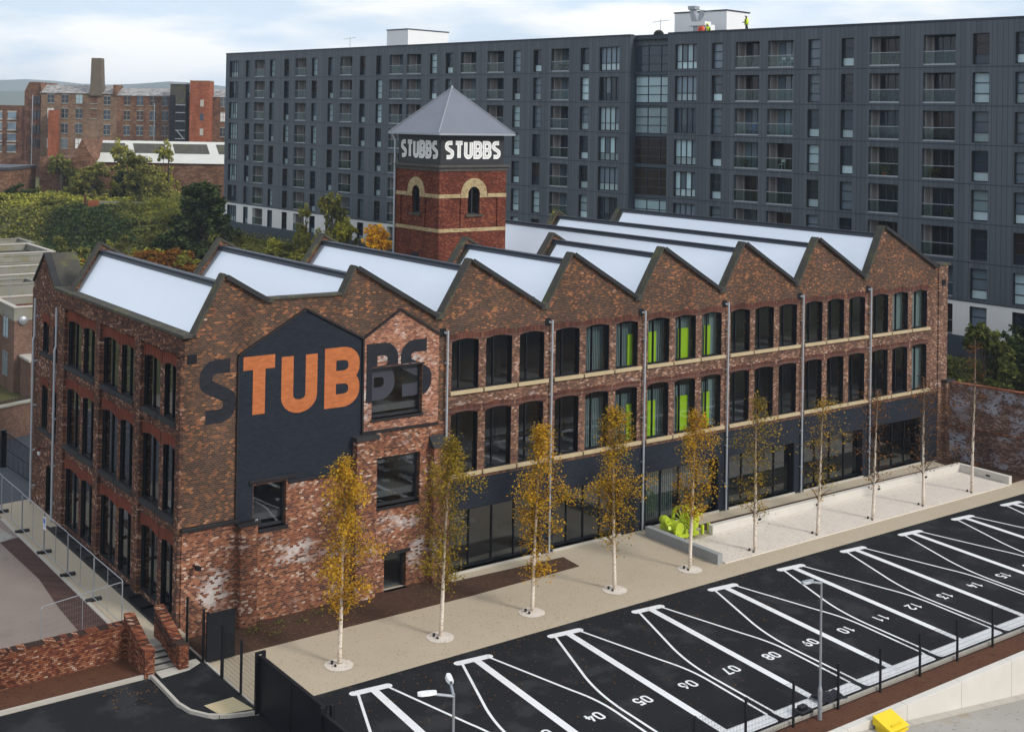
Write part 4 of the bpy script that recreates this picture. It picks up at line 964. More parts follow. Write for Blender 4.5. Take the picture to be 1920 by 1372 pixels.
def leafquad(mb, c, s, rng):
    a = rng.uniform(0, 2*pi); b = rng.uniform(-1.1, 1.1)
    u = Vector((cos(a), sin(a), 0)); v = Vector((-sin(a)*cos(b), cos(a)*cos(b), sin(b)))
    u2 = u*cos(b*1.7)+v*sin(b*1.7); v2 = v*cos(b*1.7)-u*sin(b*1.7)
    mb.quad(c-u2*s, c-v2*s*.7, c+u2*s, c+v2*s*.7)
BI = [(-9.02, 8.5, 'leaf_gold', 6800, 'golden birch nearest the gates, its crown hiding the lower brick wall', (.15, .0), .82, .20, -.6),
 (-4.0, 8.7, 'leaf_olive', 6400, 'wide olive gold birch in front of the side door and brick buttress', (.3, .0), .95, .2, 2.6),
 (1.03, 8.5, 'leaf_gold', 6600, 'golden birch before the first shopfront, crossing the second downpipe', (.3, 0), .95, .14, .4),
 (6.08, 8.9, 'leaf_gold', 7200, 'full amber crowned birch left of the third downpipe', (-.35, 0), .92, .2, 3.4),
 (11.14, 8.1, 'leaf_gold', 4600, 'golden birch in the last round pit, left of the lime green machine', (.25, .0), .78, .26, .2),
 (15.94, 8.2, 'leaf_olive', 3000, 'thinly leaved olive birch standing first inside the gravel bed', (-.05, .0), .9, .16, 3.0),
 (20.98, 7.5, 'leaf_olive', 1300, 'nearly bare birch second inside the gravel bed', (.35, 0), 1.0, .2, 1.0),
 (25.82, 7.4, 'leaf_brown', 900, 'bare slim birch third inside the gravel bed', (.3, 0), .9, .2, 2.0),
 (30.58, 7.6, 'leaf_brown', 1300, 'russet birch fourth inside the gravel bed, before the end bay', (-.1, 0), 1.0, .2, 0.0),
 (35.53, 9.4, 'leaf_brown', 800, 'tall bare birch at the far end of the gravel bed by the old wall', (.25, 0), .9, .15, 1.5)]
for i, (x, h, mt, n, lb, ln_, cw, bs_, az) in enumerate(BI):
    birch(i, x, -5.85, h, mt, n, lb, ln_, cw, bs_, az)
    if i < 5:
        mb = MB(); k = 28; rr = [.60+.02*R_.random() for _ in range(k)]
        mb.v = [(x-.05+rr[j]*cos(2*pi*j/k), -5.9+rr[j]*sin(2*pi*j/k), .016+.01*R_.random()) for j in range(k)]+[(x, -5.88, .06)]
        mb.f = [(j, (j+1) % k, k) for j in range(k)]; struct('gravel_pit', mb, 'gravel')
# small weeds in the bed
lv = MB()
for cx, cy, n in ((-10.4, -.95, 60), (-9.2, -.85, 40), (-8.4, -1.3, 30), (-7.2, -.7, 36), (-6.2, -1.0, 24), (-2.0, -1.6, 18), (-9.9, -1.7, 24), (-.9, -1.9, 20)):
    for q in range(n): leafquad(lv, Vector((cx+R_.gauss(0, .28), cy+R_.gauss(0, .18), .06+abs(R_.gauss(0, .07)))), R_.uniform(.03, .06), R_)
struct('weeds', lv, 'leaf_green', 'stuff')
# fallen leaves
lv = MB()
for q in range(2600):
    i = R_.randrange(6); x = BI[i][0]+R_.gauss(0, 4.5); y = -7.0+R_.gauss(0, 4.8)
    if y > -1 or y < -19.4 or x < -13.2: continue
    a = R_.uniform(0, 6.3); s = R_.uniform(.022, .042)
    lv.quad((x-s*cos(a), y-s*sin(a), .055), (x+s*.6*sin(a), y-s*.6*cos(a), .057), (x+s*cos(a), y+s*sin(a), .06), (x-s*.6*sin(a), y+s*.6*cos(a), .057))
for q in range(110):
    x = R_.uniform(-18, -15.2); y = -3.1+R_.gauss(0, .8)-(x+20)*.15
    if y > -2.8: continue
    s = R_.uniform(.022, .04); lv.quad((x-s, y, .0), (x, y-s, .002), (x+s, y, .004), (x, y+s, .002))
struct('fallen_leaves', lv, 'leaf_rust', 'stuff')
# boundary mesh fence
fence = empty('mesh_fence', (10, -19.75, 0), 'black welded mesh fence on slim posts along the car park edge', 'fence')
def mesh_panel(x0, x1, z0, z1, step=.075):
    mb = MB(); n = int((x1-x0)/step)
    for i in range(n+1): x = x0+(x1-x0)*i/n; mb.v += [(x-.007, 0, z0), (x+.006, 0, z0), (x+.006, 0, z1), (x-.007, 0, z1)]; k = len(mb.v); mb.f.append((k-4, k-3, k-2, k-1))
    for i in range(11): z = z0+(z1-z0)*i/10; mb.v += [(x0, .004, z-.004), (x1, .004, z-.004), (x1, .004, z+.004), (x0, .004, z+.004)]; k = len(mb.v); mb.f.append((k-4, k-3, k-2, k-1))
    return mb
pm = mesh_panel(.05, 2.55, -.1, 1.6).mesh('mesh_panel', 'black_metal')
pb = MB(); pb.box(-.04, -.035, -.5, .04, .035, 1.68); pb.box(-.047, -.042, 1.68, .047, .042, 1.7); pmm = pb.mesh('post', 'black_metal')
for i in range(-6, 18):
    x = 2.53+2.6*i
    o = link('post', pmm, fence, (x-10, 0, 0)); p_ = link('mesh_panel', pm, fence, (x-10, .05, 0))
# lamps
def lamp(x, y, label, two):
    la = empty('street_lamp', (x, y, 0), label, 'street lamp', 'slim steel lamp posts of the car park')
    mb = MB(); mb.tube([(x, y, -.3), (x, y, 1.05)], .085, 12); mb.tube([(x, y, 1.05), (x, y, 1.2)], [.085, .05], 12, False); mb.tube([(x, y, 1.2), (x, y, 5.15)], [.05, .038], 12); child('pole', mb, 'galv', la, smooth=False)
    for (dx, dy) in ([(-.85, .3), (.35, .75)] if two else [(-.75, .05)]):
        mb = MB(); mb.tube([(x, y, 5.08), (x+dx*.75, y+dy*.75, 5.22)], .045, 8); child('bracket_arm', mb, 'galv', la)
        a = math.atan2(dy, dx); u = Vector((cos(a), sin(a), 0)); v = Vector((-sin(a), cos(a), 0)); c = Vector((x+dx*.6, y+dy*.6, 5.22))
        pr = [(0, .05), (.08, .09), (.25, .12), (.48, .11), (.58, .06)]
        mb = MB(); top_ = []
        for (l, wd) in pr: top_.append([c+u*l-v*wd, c+u*l+v*wd])
        for (l0, w0), (l1, w1) in zip(pr, pr[1:]):
            for s0, s1, z0, z1 in ((-1, 1, .06, .06),):
                A = c+u*l0; B_ = c+u*l1
                mb.quad(A-v*w0, A+v*w0, B_+v*w1, B_-v*w1); up_ = Vector((0, 0, .09))
                mb.quad(A-v*w0*.7+up_, B_-v*w1*.7+up_, B_+v*w1*.7+up_, A+v*w0*.7+up_); mb.quad(A-v*w0, B_-v*w1, B_-v*w1*.7+up_, A-v*w0*.7+up_); mb.quad(A+v*w0, A+v*w0*.7+up_, B_+v*w1*.7+up_, B_+v*w1)
        A = c+u*.58; mb.quad(A-v*.06, A+v*.06, A+v*.042+Vector((0, 0, .09)), A-v*.042+Vector((0, 0, .09)))
        child('lamp_head', mb, 'white_plastic' if two else 'galv', la)
lamp(3.86, -19.9, 'single headed grey lamp post rising behind the mesh fence', False)
lamp(-13.1, -19.9, 'twin headed lamp post with white lanterns at the bottom edge by the gate', True)
# folded black sheets by fence foot
mb = MB(); mb.box(3.2, -19.6, .02, 3.9, -19.15, .22); mb.box(3.35, -19.45, .22, 3.75, -19.2, .34)
single('tool_bag', mb, 'sheet_black', 'small black bag lying by the foot of the single lamp post', 'bag', bevel=.05, loc=(3.5, -19.4, 0))
mb = MB(); mb.v = []; 
n = 12
for i in range(n+1):
    for j in range(6): mb.v.append((4.75+1.2*i/n, -19.35+.75*j/5-(.25*i/n), .05+.10*sin(i*1.3+j)+.13*sin(pi*j/5)+.05*R_.random()))
for i in range(n):
    for j in range(5): a = i*6+j; mb.f.append((a, a+6, a+7, a+1))
single('plastic_sheet', mb, 'sheet_black', 'crumpled black plastic sheet on the white band behind the fence', 'sheet', loc=(5.3, -19.1, 0), smooth=True)
# yellow grit bin
gb = empty('grit_bin', (5.93, -21.55, -.47), 'yellow plastic grit bin with a sloping lid against the pale retaining wall', 'grit bin')
bx, by, bz = 5.93, -21.55, -.78
mb = MB(); mb.prism([(-.42, 0), (.42, 0), (.5, .62), (-.5, .62)], lambda u, z: (bx+u, by-.34, bz+z), lambda u, z: (bx+u, by+.34, bz+z)); child('bin_body', mb, 'yellow', gb, bevel=.03)
mb = MB(); mb.prism([(-.44, .62), (.40, .62), (.40, .96), (-.44, .66)][::1], lambda z, q: (bx-.56, by+z, bz+q), lambda z, q: (bx+.56, by+z, bz+q)); child('lid', mb, 'yellow', gb, bevel=.03)
mb = MB(); mb.box(bx-.3, by-.30, bz+.735, bx+.3, by-.22, bz+.77); mb.box(bx-.45, by-.48, bz+.52, bx+.45, by-.44, bz+.6); child('handle', mb, 'yellow', gb)
# black gates and screen fence along x = -13.6
gt = empty('sliding_gate', (-13.6, -10.4, 0), 'long solid black sliding gate across the car park entrance', 'gate')
mb = MB(); mb.box(-13.64, -13.0, .15, -13.58, -7.95, 2.12); child('gate_panel', mb, 'black_metal', gt)
mb = MB(); mb.box(-13.68, -13.0, 2.12, -13.54, -7.95, 2.2); mb.box(-13.68, -13.0, .05, -13.54, -7.95, .15)
for y in (-7.95, -10.5, -12.98): mb.box(-13.66, y-.03, .1, -13.56, y+.03, 2.15)
child('gate_frame', mb, 'black_metal', gt)
gp_ = MB(); gp_.box(-13.78, -7.92, 0, -13.66, -7.80, 2.22); gp_.box(-13.5, -7.92, 0, -13.38, -7.80, 2.22); gp_.box(-13.78, -7.92, 2.22, -13.38, -7.80, 2.3); gp_.box(-13.7, -7.9, 1.1, -13.46, -7.84, 1.16)
single('gate_post', gp_, 'black_metal', 'black goalpost gate frame at the building end of the sliding gate', 'gate post', loc=(-13.6, -7.85, 0))
gp_ = MB(); gp_.box(-13.9, -13.2, 0, -13.72, -13.05, 2.3); gp_.box(-13.5, -13.2, 0, -13.36, -13.05, 2.3); gp_.box(-13.9, -13.15, 1.95, -13.36, -13.1, 2.05); gp_.tube([(-13.62, -13.12, 2.2), (-13.62, -13.12, 2.34)], .05, 8)
single('gate_post', gp_, 'black_metal', 'black guide post half way along the sliding gate', 'gate post', loc=(-13.6, -13.1, 0))
g2 = MB(); g2.box(-13.82, -20, .12, -13.77, -13.25, 2.05); g2.box(-13.86, -20, 2.05, -13.73, -13.25, 2.13)
single('gate_leaf', g2, 'black_metal', 'second black gate leaf running out of the bottom of the picture', 'gate', loc=(-13.8, -16, 0))
sf = empty('screen_fence', (-13.62, -4, 0), 'black mesh screen fence with broad posts beside the corner of the mill', 'fence')
for y, w_ in ((-1.0, .07), (-2.7, .10), (-4.55, .16), (-6.3, .07), (-7.7, .07)):
    mb = MB(); mb.box(-13.66, y-w_/2, 0, -13.58, y+w_/2, 2.2); child('post', mb, 'black_metal', sf)
for a, b in ((-2.65, -1.04), (-6.28, -4.63), (-7.68, -6.33)):
    pmn = MB(); n = int((b-a)/.05)
    for i in range(n+1): y = a+(b-a)*i/n; pmn.quad((-13.62, y-.007, .1), (-13.62, y+.007, .1), (-13.62, y+.007, 2.12), (-13.62, y-.007, 2.12))
    for i in range(12): z = .1+2.02*i/11; pmn.quad((-13.615, a, z-.005), (-13.615, b, z-.005), (-13.615, b, z+.005), (-13.615, a, z+.005))
    child('mesh_panel', pmn, 'black_metal', sf)
og = MB(); og.box(-13.5, -2.90, .08, -12.3, -2.84, 2.05); og.box(-13.56, -2.93, .05, -13.46, -2.81, 2.12); og.box(-13.5, -2.96, 1.95, -12.3, -2.90, 2.03)
single('pedestrian_gate', og, 'black_metal', 'solid black pedestrian gate standing open at the foot of the wall', 'gate', loc=(-12.9, -2.87, 0))
# low brick wall, wing walls and steps
lwb = empty('garden_wall', (-19, -.8, 0), 'low reclaimed brick wall with brick on edge top at the lower left', 'brick wall')
mb = MB(); mb.prism([(-40, -1.3), (-15.75, -.62), (-15.75, -.22), (-40, -.75)], lambda u, v: (u, v, 1.35 if u > -20 else 1.35), lambda u, v: (u, v, 0)); child('wall_body', mb, 'brick_new', lwb)
mb = MB()
x = -40
while x < -15.8:
    y0 = -1.3+(x+40)*.028; mb.box(x, y0-.03, 1.35, x+.09, y0+.5, 1.35+.10+.02*R_.random()); x += .105
child('brick_edge_top', mb, 'brick_new', lwb)
def wing(label, x0, x1, ya, yb, yc, zt, zl):
    o = empty('wing_wall', ((x0+x1)/2, (ya+yc)/2, 0), label, 'brick wall', 'sloping brick wing walls either side of the steps')
    mb = MB(); mb.prism([(ya, 0), (yc, 0), (yc, zl), (yb, zl), (ya, zt)][::-1], lambda y, z: (x0, y, z), lambda y, z: (x1, y, z)); child('wall_body', mb, 'brick_new', o)
    mb = MB(); n = int(abs(yb-ya)/.1)
    for i in range(n):
        y0 = ya+(yb-ya)*i/n; z = zt+(zl-zt)*i/n; mb.box(x0-.015, y0-.085, z-.1, x1+.015, y0, z+.045)
    mb.box(x0-.015, yc, zl, x1+.015, yb, zl+.05); child('brick_edge_top', mb, 'brick_new', o); return o
wing('brick wing wall left of the steps, joining the low garden wall', -16.1, -15.7, -.3, -2.2, -2.75, 1.75, 1.05)
w2 = wing('brick wing wall right of the steps with a black handrail on its side', -14.75, -14.35, -.2, -2.3, -2.95, 1.75, 1.0)
mb = MB(); mb.tube([(-14.82, -.3, 1.55), (-14.82, -2.3, .95), (-14.82, -2.65, .9)], .025, 6); mb.tube([(-14.82, -.3, 1.3), (-14.82, -2.3, .7), (-14.82, -2.65, .65)], .02, 6); child('handrail', mb, 'black_metal', w2)
mb = MB()
for i in range(4): mb.box(-15.7, -1.1-.36*(i+1), -.1, -14.75, -1.1-.36*i+.0, .5-.1*(i+1)+.0)
mb.box(-15.7, -1.1, -.1, -14.75, -.4, .506)
o = struct('steps', mb, 'steps')
mb = MB()
for i in range(4): y = -1.1-.36*(i+1); mb.box(-15.69, y-.004, .5-.1*(i+1)-.05, -14.76, y+.06, .5-.1*(i+1)+.006)
struct('step_nosing', mb, 'rubber')
# temporary mesh fencing (heras): one thing per panel
def heras(x0, y0, x1, y1, label):
    o = empty('fence_panel', ((x0+x1)/2, (y0+y1)/2, .5), label, 'site fence', 'temporary galvanised site fence panels')
    A = Vector((x0, y0, .62)); B_ = Vector((x1, y1, .62)); Z = Vector((0, 0, 1.9)); mb = MB()
    mb.tube([A, A+Z-Vector((0, 0, .08)), A+Z+(B_-A).normalized()*.08], .021, 6); mb.tube([B_, B_+Z-Vector((0, 0, .08)), B_+Z-(B_-A).normalized()*.08], .021, 6); mb.tube([A+Z+(B_-A).normalized()*.08, B_+Z-(B_-A).normalized()*.08], .021, 6); mb.tube([A+Vector((0, 0, .05)), B_+Vector((0, 0, .05))], .019, 6)
    mb.tube([A.lerp(B_, .5), A.lerp(B_, .5)+Z], .014, 5)
    child('tube_frame', mb, 'galv', o)
    wm = MB(); n = 34; d = (B_-A)
    for i in range(1, n): p = A+d*i/n; e_ = d.normalized()*.0016; wm.quad(p-e_, p+e_, p+e_+Z, p-e_+Z)
    for i in range(1, 8): p = A+Z*i/8; q = Vector((0, 0, .0016)); wm.quad(p-q, p-q+d, p+q+d, p+q)
    child('wire_mesh', wm, 'galv', o)
    dn = Vector((-d.y, d.x, 0)).normalized()
    f = MB(); f.beam(A-Vector((0, 0, .05))-dn*.35, A-Vector((0, 0, .05))+dn*.35, .2, .13); child('foot_block', f, 'rubber', o)
    return o
ys_ = [1.4, 5.0, 8.7, 12.4, 16.2, 20.1, 23.6]
nm_ = ['nearest site fence panel along the path beside the window wells', 'second site fence panel along the side path', 'third site fence panel, half way along the side path', 'fourth site fence panel holding a small blue and white notice', 'fifth site fence panel along the side path', 'farthest site fence panel before the black gate']
hp = [heras(-15.55, a, -15.58, b, n_) for a, b, n_ in zip(ys_, ys_[1:], nm_)]
heras(-19.3, .35, -15.62, 1.25, 'site fence panel set across the yard behind the brick wall')
mb = MB(); mb.box(-15.63, 12.0, 1.75, -15.60, 12.4, 2.35); nt = child('notice_board', mb, 'white_plastic', hp[3])
mb = MB(); mb.box(-15.635, 12.05, 2.05, -15.6305, 12.35, 2.3); mb.box(-15.635, 12.05, 1.95, -15.6305, 12.35, 1.98); mb.box(-15.635, 12.05, 1.87, -15.6305, 12.3, 1.9); child('notice_print', mb, 'blue_plastic', nt)
# old boundary wall at the right
bwl = empty('boundary_wall', (42, -3, 0), 'tall grimy old brick boundary wall with white paint remnants at the right edge', 'brick wall')
mb = MB(); mb.box(40.95, -.42, -.3, 41.75, .12, 5.2); child('wall_pier', mb, 'brick_red', bwl)
mb = MB(); mb.box(40.85, -.5, 5.2, 41.85, .2, 5.35); child('pier_cap', mb, 'coping_dark', bwl)
mb = MB()
for i in range(12):
    ya = -.42-1.6*i; xa = 41.3+.19*1.6*i; yb = ya-1.6; xb = xa+.19*1.6; zt = 5.15
    mb.prism([(xa, ya), (xb, yb), (xb+.4, yb), (xa+.4, ya)][::-1], lambda u, v: (u, v, zt), lambda u, v: (u, v, -.4))
child('wall_body', mb, 'brick_grey', bwl)
mb = MB(); mb.beam((41.5, -.42, 5.2), (45.15, -19.6, 5.2), .5, .1); mb.beam((41.27, -.42, 2.3), (44.9, -19.6, 2.3), .08, .1); child('brick_coping', mb, 'brick_new', bwl)
# left: far gate, brick wall, timber fence, houses
o = empty('yard_gate', (-12.5, 26.5, .5), 'pair of black barred gates beyond the far corner of the mill', 'gate')
mb = MB(); mb.box(-13.2, 29.1, .4, -12.9, 29.4, 2.8); child('post', mb, 'black_metal', o)
mb = MB(); A = Vector((-13.0, 29.2, 2.7)); B_ = Vector((-12.6, 24.6, 2.45))
mb.beam(A, B_, .06, .06); mb.beam(A-Vector((0, 0, 2.0)), B_-Vector((0, 0, 1.85)), .06, .06); mb.beam(A-Vector((0, 0, 1)), B_-Vector((0, 0, .95)), .04, .05)
for i in range(24): p = A.lerp(B_, i/23); mb.beam(p, p-Vector((0, 0, 1.95)), .02 if i % 4 else .06, .02)
child('gate_leaf', mb, 'black_metal', o)
mb = MB(); mb.prism([(-20, 33), (-8.0, 37.4), (-7.6, 37.1), (-19.8, 32.6)], lambda u, v: (u, v, 2.7), lambda u, v: (u, v, .3)); o = single('yard_wall', mb, 'brick_house', 'plain brown brick yard wall below the timber fence', 'brick wall', loc=(-10, 36, .5))
mb = MB(); mb.prism([(-20, 33.1), (-8.0, 37.5), (-7.5, 37.0), (-19.7, 32.5)], lambda u, v: (u, v, 2.8), lambda u, v: (u, v, 2.7)); child('wall_coping', mb, 'rendered', o)
o = empty('picket_fence', (-9, 41.6, .5), 'dark stained timber fence of upright boards behind the yard wall', 'fence')
mb = MB()
for i in range(60): x = -12+i*.14; y = 39.9+(x+12)*.46; mb.box(x, y, .3, x+.1, y+.03, 2.0+.05*(i % 2))
child('fence_boards', mb, 'timber', o); mb = MB(); mb.beam((-12, 39.96, .9), (-3.7, 43.8, .9), .06, .1); mb.beam((-12, 39.96, 1.7), (-3.7, 43.8, 1.7), .06, .1); child('fence_rail', mb, 'timber', o)
for x, y, lb, mt in ((-9.9, 40.0, 'dark wheeled bin with a green lid by the timber fence', 'leaf_green'), (-9.2, 40.3, 'second dark bin beside the green lidded one', 'rust')):
    mb = MB(); mb.prism([(-.25, 0), (.25, 0), (.3, 1.0), (-.3, 1.0)], lambda u, z: (x+u, y-.3, .52+z), lambda u, z: (x+u, y+.3, .52+z)); o = single('wheeled_bin', mb, 'rubber', lb, 'bin', loc=(x, y, .5))
    mb = MB(); mb.box(x-.33, y-.33, 1.52, x+.33, y+.33, 1.6); child('lid', mb, mt, o)
def roofbox(mb, x0, y0, x1, y1, z, t_=.35, h=.5):  # parapet ring
    mb.box(x0, y0, z-h, x0+t_, y1, z); mb.box(x1-t_, y0, z-h, x1, y1, z); mb.box(x0+t_, y0, z-h, x1-t_, y0+t_, z); mb.box(x0+t_, y1-t_, z-h, x1-t_, y1, z)
HS = [(-6.9, 49.6, 1.5, 56.0, 7.2, 'brick house with a satellite dish and low roof parapet at the left edge'),
 (-17, 57.4, -2.6, 61.0, 8.0, 'second flat roofed terrace block, dark brick with an ochre stained parapet'),
 (-16, 61.4, 2.4, 68.0, 8.3, 'third flat roofed block with a bright white coping'),
 (-15, 69.5, 4.6, 76.7, 8.3, 'fourth flat roofed block half hidden by the mill gable'),
 (-14, 79.5, 5.4, 88.8, 8.2, 'fifth flat roofed block with pink brick below its parapet'),
 (-13, 89.6, 6.2, 95.0, 8.2, 'farthest flat roofed terrace block against the shrubs')]
for i, (x0, y0, x1, y1, z, lb) in enumerate(HS):
    o = empty('terrace_house', ((x0+x1)/2, (y0+y1)/2, .3), lb, 'house', 'flat roofed terrace houses beyond the mill')
    mb = MB(); mb.box(x0+.05, y0+.05, 0, x1-.05, y1-.05, z-1.0); child('wall', mb, 'brick_house', o)
    mb = MB(); roofbox(mb, x0, y0, x1, y1, z, .3, 1.0); child('parapet', mb, 'rendered', o)
    mb = MB(); mb.box(x0+.3, y0+.3, z-.99, x1-.3, y1-.3, z-.6); mb.box(x0+5, y0+.3, z-.6, x0+5.3, y1-.3, z-.02); child('flat_roof', mb, 'coping' if i else 'brick_arch', o)
    mb = MB(); roofbox(mb, x0-.06, y0-.06, x1+.06, y1+.06, z+.1, .42, .1); child('parapet_coping', mb, 'kerb' if i in (0, 2, 4) else 'rendered', o)
    if i == 0:
        for zz, nn in ((5.4, 1), (1.9, 0)):
            for yy in (44.5, 47.3):
                pass
        for zz in (4.6, 1.6):
            for yy in (52.6, 55.4):
                w_ = put_window(rectwin(1.4, 1.9, [.7], [1.3], depth=-.06, fr=.07, matf='galv', glassm='pane_teal'), (-6.86, yy, zz), -pi/2, o)
        mb = MB(); mb.lathe([(0, 0), (.15, .02), (.3, .08), (.36, .13)], (-6.2, 49.4, 6.2), 14, 'y'); child('satellite_dish', mb, 'galv', o)
        mb = MB(); mb.tube([(-6.6, 52, 7.2), (-6.6, 52, 9.4)], .03, 6); mb.tube([(-7.1, 52, 9.2), (-5.9, 52, 9.4)], .015, 4)
        for q in range(6): mb.tube([(-7.0+q*.2, 51.8, 9.24), (-7.0+q*.2, 52.2, 9.24)], .01, 4)
        child('aerial', mb, 'galv', o)
mb = MB(); mb.box(-6.4, 46.8, .3, -4.0, 49.4, 3.4); o = single('lean_to', mb, 'brick_house', 'single storey brick lean to with a pale flat roof beside the first house', 'outbuilding', loc=(-5.2, 48, .3))
mb = MB(); mb.box(-6.5, 46.7, 3.4, -3.9, 49.5, 3.58); child('flat_roof', mb, 'kerb', o)

# ================================================================== THE DARK APARTMENT BLOCK
AO = Vector((39.148, 111.6)); AD = Vector((.16445, -.98638)); AN = Vector((.98638, .16445)); ARZ = math.atan2(AD.y, AD.x)
ZT = 31.3
def zb_(u): return 10.55-.019*u
def AZ(u, v): return ZT-v*(ZT-zb_(u))/7.225           # v counted in storeys downward from the parapet
def AF(u, w_, v): p = AO+AD*u+AN*w_; return (p.x, p.y, AZ(u, v))
def AW(u, w_, z): p = AO+AD*u+AN*w_; return (p.x, p.y, z)
apt = empty('apartment_block', (AO.x+9, AO.y-55, 2), 'long dark grey clad apartment block with rows of balconies filling the background', 'apartment block')
W_, N_, B_K, X_ = 'wide', 'narrow', 'balcony', 'stair'
COLS = [(-.2, 1.96, W_), (3.67, 4.73, N_), (5.79, 8.11, B_K), (9.3, 10.35, N_), (12.52, 13.62, N_), (14.98, 17.28, B_K), (18.49, 19.6, N_), (21.85, 22.92, N_), (24.29, 26.66, B_K), (28.15, 29.29, N_), (31.25, 32.38, N_), (33.71, 36.14, B_K), (36.84, 39.36, B_K), (40.9, 42.06, N_), (43.56, 44.75, N_), (46.07, 48.52, B_K), (50.29, 52.84, B_K), (54.2, 55.35, N_), (57.24, 58.37, N_), (59.81, 62.28, B_K), (63.84, 65.0, N_), (66.38, 68.98, W_), (70.35, 74.98, X_), (75.83, 78.37, W_), (80.08, 81.27, N_), (82.7, 85.28, B_K), (86.17, 88.81, B_K), (90.27, 91.43, N_), (93.5, 94.69, N_), (96.16, 98.87, B_K), (100.97, 103.69, B_K), (105.1, 106.47, N_), (108.5, 109.9, N_), (111.6, 114.2, B_K), (116.2, 117.4, N_), (119, 121.6, B_K)]
U0, U1 = -1.15, 124.0
clad = MB(); whit = MB(); base = MB()
def q_(mb, u0, u1, v0, v1, w0=0, w1=.5): mb.box(u0, w0, v1, u1, w1, v0, AF)
prev = U0
for (a, b, ty) in COLS+[(U1, U1, None)]:
    q_(clad, prev, a, 0, 7.225); q_(whit, prev, a, 7.225, 8.12, .03); q_(base, prev, a, 8.12, 11.0, -.05)
    if ty == X_:
        q_(clad, a, b, 0, .34, .9, 1.3); q_(whit, a, b, 7.225, 8.12, .9); q_(base, a, b, 8.12, 11, .9)
    elif ty:
        for r in range(7):
            v0 = 0 if r == 0 else .225+r-.06; v1 = .225+r+.14
            q_(clad, a, b, v0, v1)
        q_(clad, a, b, 7.225-.06, 7.225); q_(whit, a, b, 7.225, 7.34, .03); q_(base, a, b, 8.12, 11.0, -.05)
    prev = b
child('clad_wall', clad, 'clad', apt); child('white_storey_wall', whit, 'white_panel', apt); child('plinth', base, 'clad_plain', apt)
jn = MB()
for r in range(1, 8):
    for (a0, a1) in ((U0, 70.35), (74.98, U1)): jn.box(a0, -.02, .225+r+.011, a1, -.0, .225+r-.011, AF)
jn.box(U0, -.06, .035, 70.35, .6, -.02, AF); jn.box(74.98, -.06, .035, U1, .6, -.02, AF); jn.box(70.35, .8, .04, 74.98, 1.4, 0, AF)
child('joint_strip', jn, 'flash', apt)
rf = MB(); rf.box(U0+.05, .5, .16, U1-.1, 15, .10, AF); child('flat_roof', rf, 'flash', apt)
ew = MB(); ew.box(U0, .5, 11, U0+.4, 15, 0, AF); ew.box(U0+.4, 14.6, 11, U1, 15, 0, AF); ew.box(70.3, .5, 11, 70.35, 1.3, 0, AF); ew.box(74.98, .5, 11, 75.03, 1.3, 0, AF); child('end_wall', ew, 'clad_plain', apt)
cr_ = MB(); cr_.box(U0+.4, 2.4, 11, U1, 2.6, .2, AF); child('core_wall', cr_, 'interior_dark', apt)
# unit windows, in local x (along), y (in), z (up); nominal height 2.44
HT = 2.44
def awin(w, n, look, low, lr):
    fr = MB(); d = .30; fr.box(0, .01, 0, .05, d, HT); fr.box(.05, .01, HT-.04, w, d, HT)
    fr.box(0, d, 0, .06, d+.09, HT); fr.box(w-.06, d, 0, w, d+.09, HT); fr.box(.06, d, 0, w-.06, d+.09, .1); fr.box(.06, d, HT-.07, w-.06, d+.09, HT)
    for i in range(1, n): fr.box(w*i/n-.045, d-.01, .1, w*i/n+.045, d+.08, HT-.07)
    for z in (.78, 1.62)[:2 if n == 1 else 1]: fr.box(.06, d-.008, z-.035, w-.06, d+.07, z+.035)
    out = [fr.mesh('window', 'dark_metal')]
    ps = []
    for i in range(n):
        a, b = w*i/n+.05, w*(i+1)/n-.05
        p = MB(); p.quad((a, d+.05, .1), (b, d+.05, .1), (b, d+.05, .78), (a, d+.05, .78)); ps.append((p, low))
        lk = look if lr.random() > .25 or n == 1 else 'pane_mid'
        p = MB(); p.quad((a, d+.05, .78), (b, d+.05, .78), (b, d+.05, HT-.06), (a, d+.05, HT-.06)); ps.append((p, lk))
    by = {}
    for p, mt in ps:
        t_ = by.setdefault(mt, MB()); i = len(t_.v); t_.v += p.v; t_.f += [tuple(j+i for j in f) for f in p.f]
    for mt, t_ in by.items(): out.append(t_.mesh('pane', mt))
    return out
rr = random.Random(5)
NW = [awin(1.15, 1, a, b, rr) for a, b in (('pane_dark', 'pane_low'), ('pane_dark', 'pane_dark'), ('pane_teal', 'pane_low'), ('pane_teal', 'pane_low'), ('pane_mid', 'pane_mid'), ('pane_dark', 'pane_low'), ('pane_brown', 'pane_dark'), ('pane_mid', 'pane_low'))]
WW = [awin(2.55, 4, a, b, rr) for a, b in (('pane_teal', 'pane_low'), ('pane_dark', 'pane_dark'), ('pane_mid', 'pane_low'), ('pane_teal', 'pane_low'))]
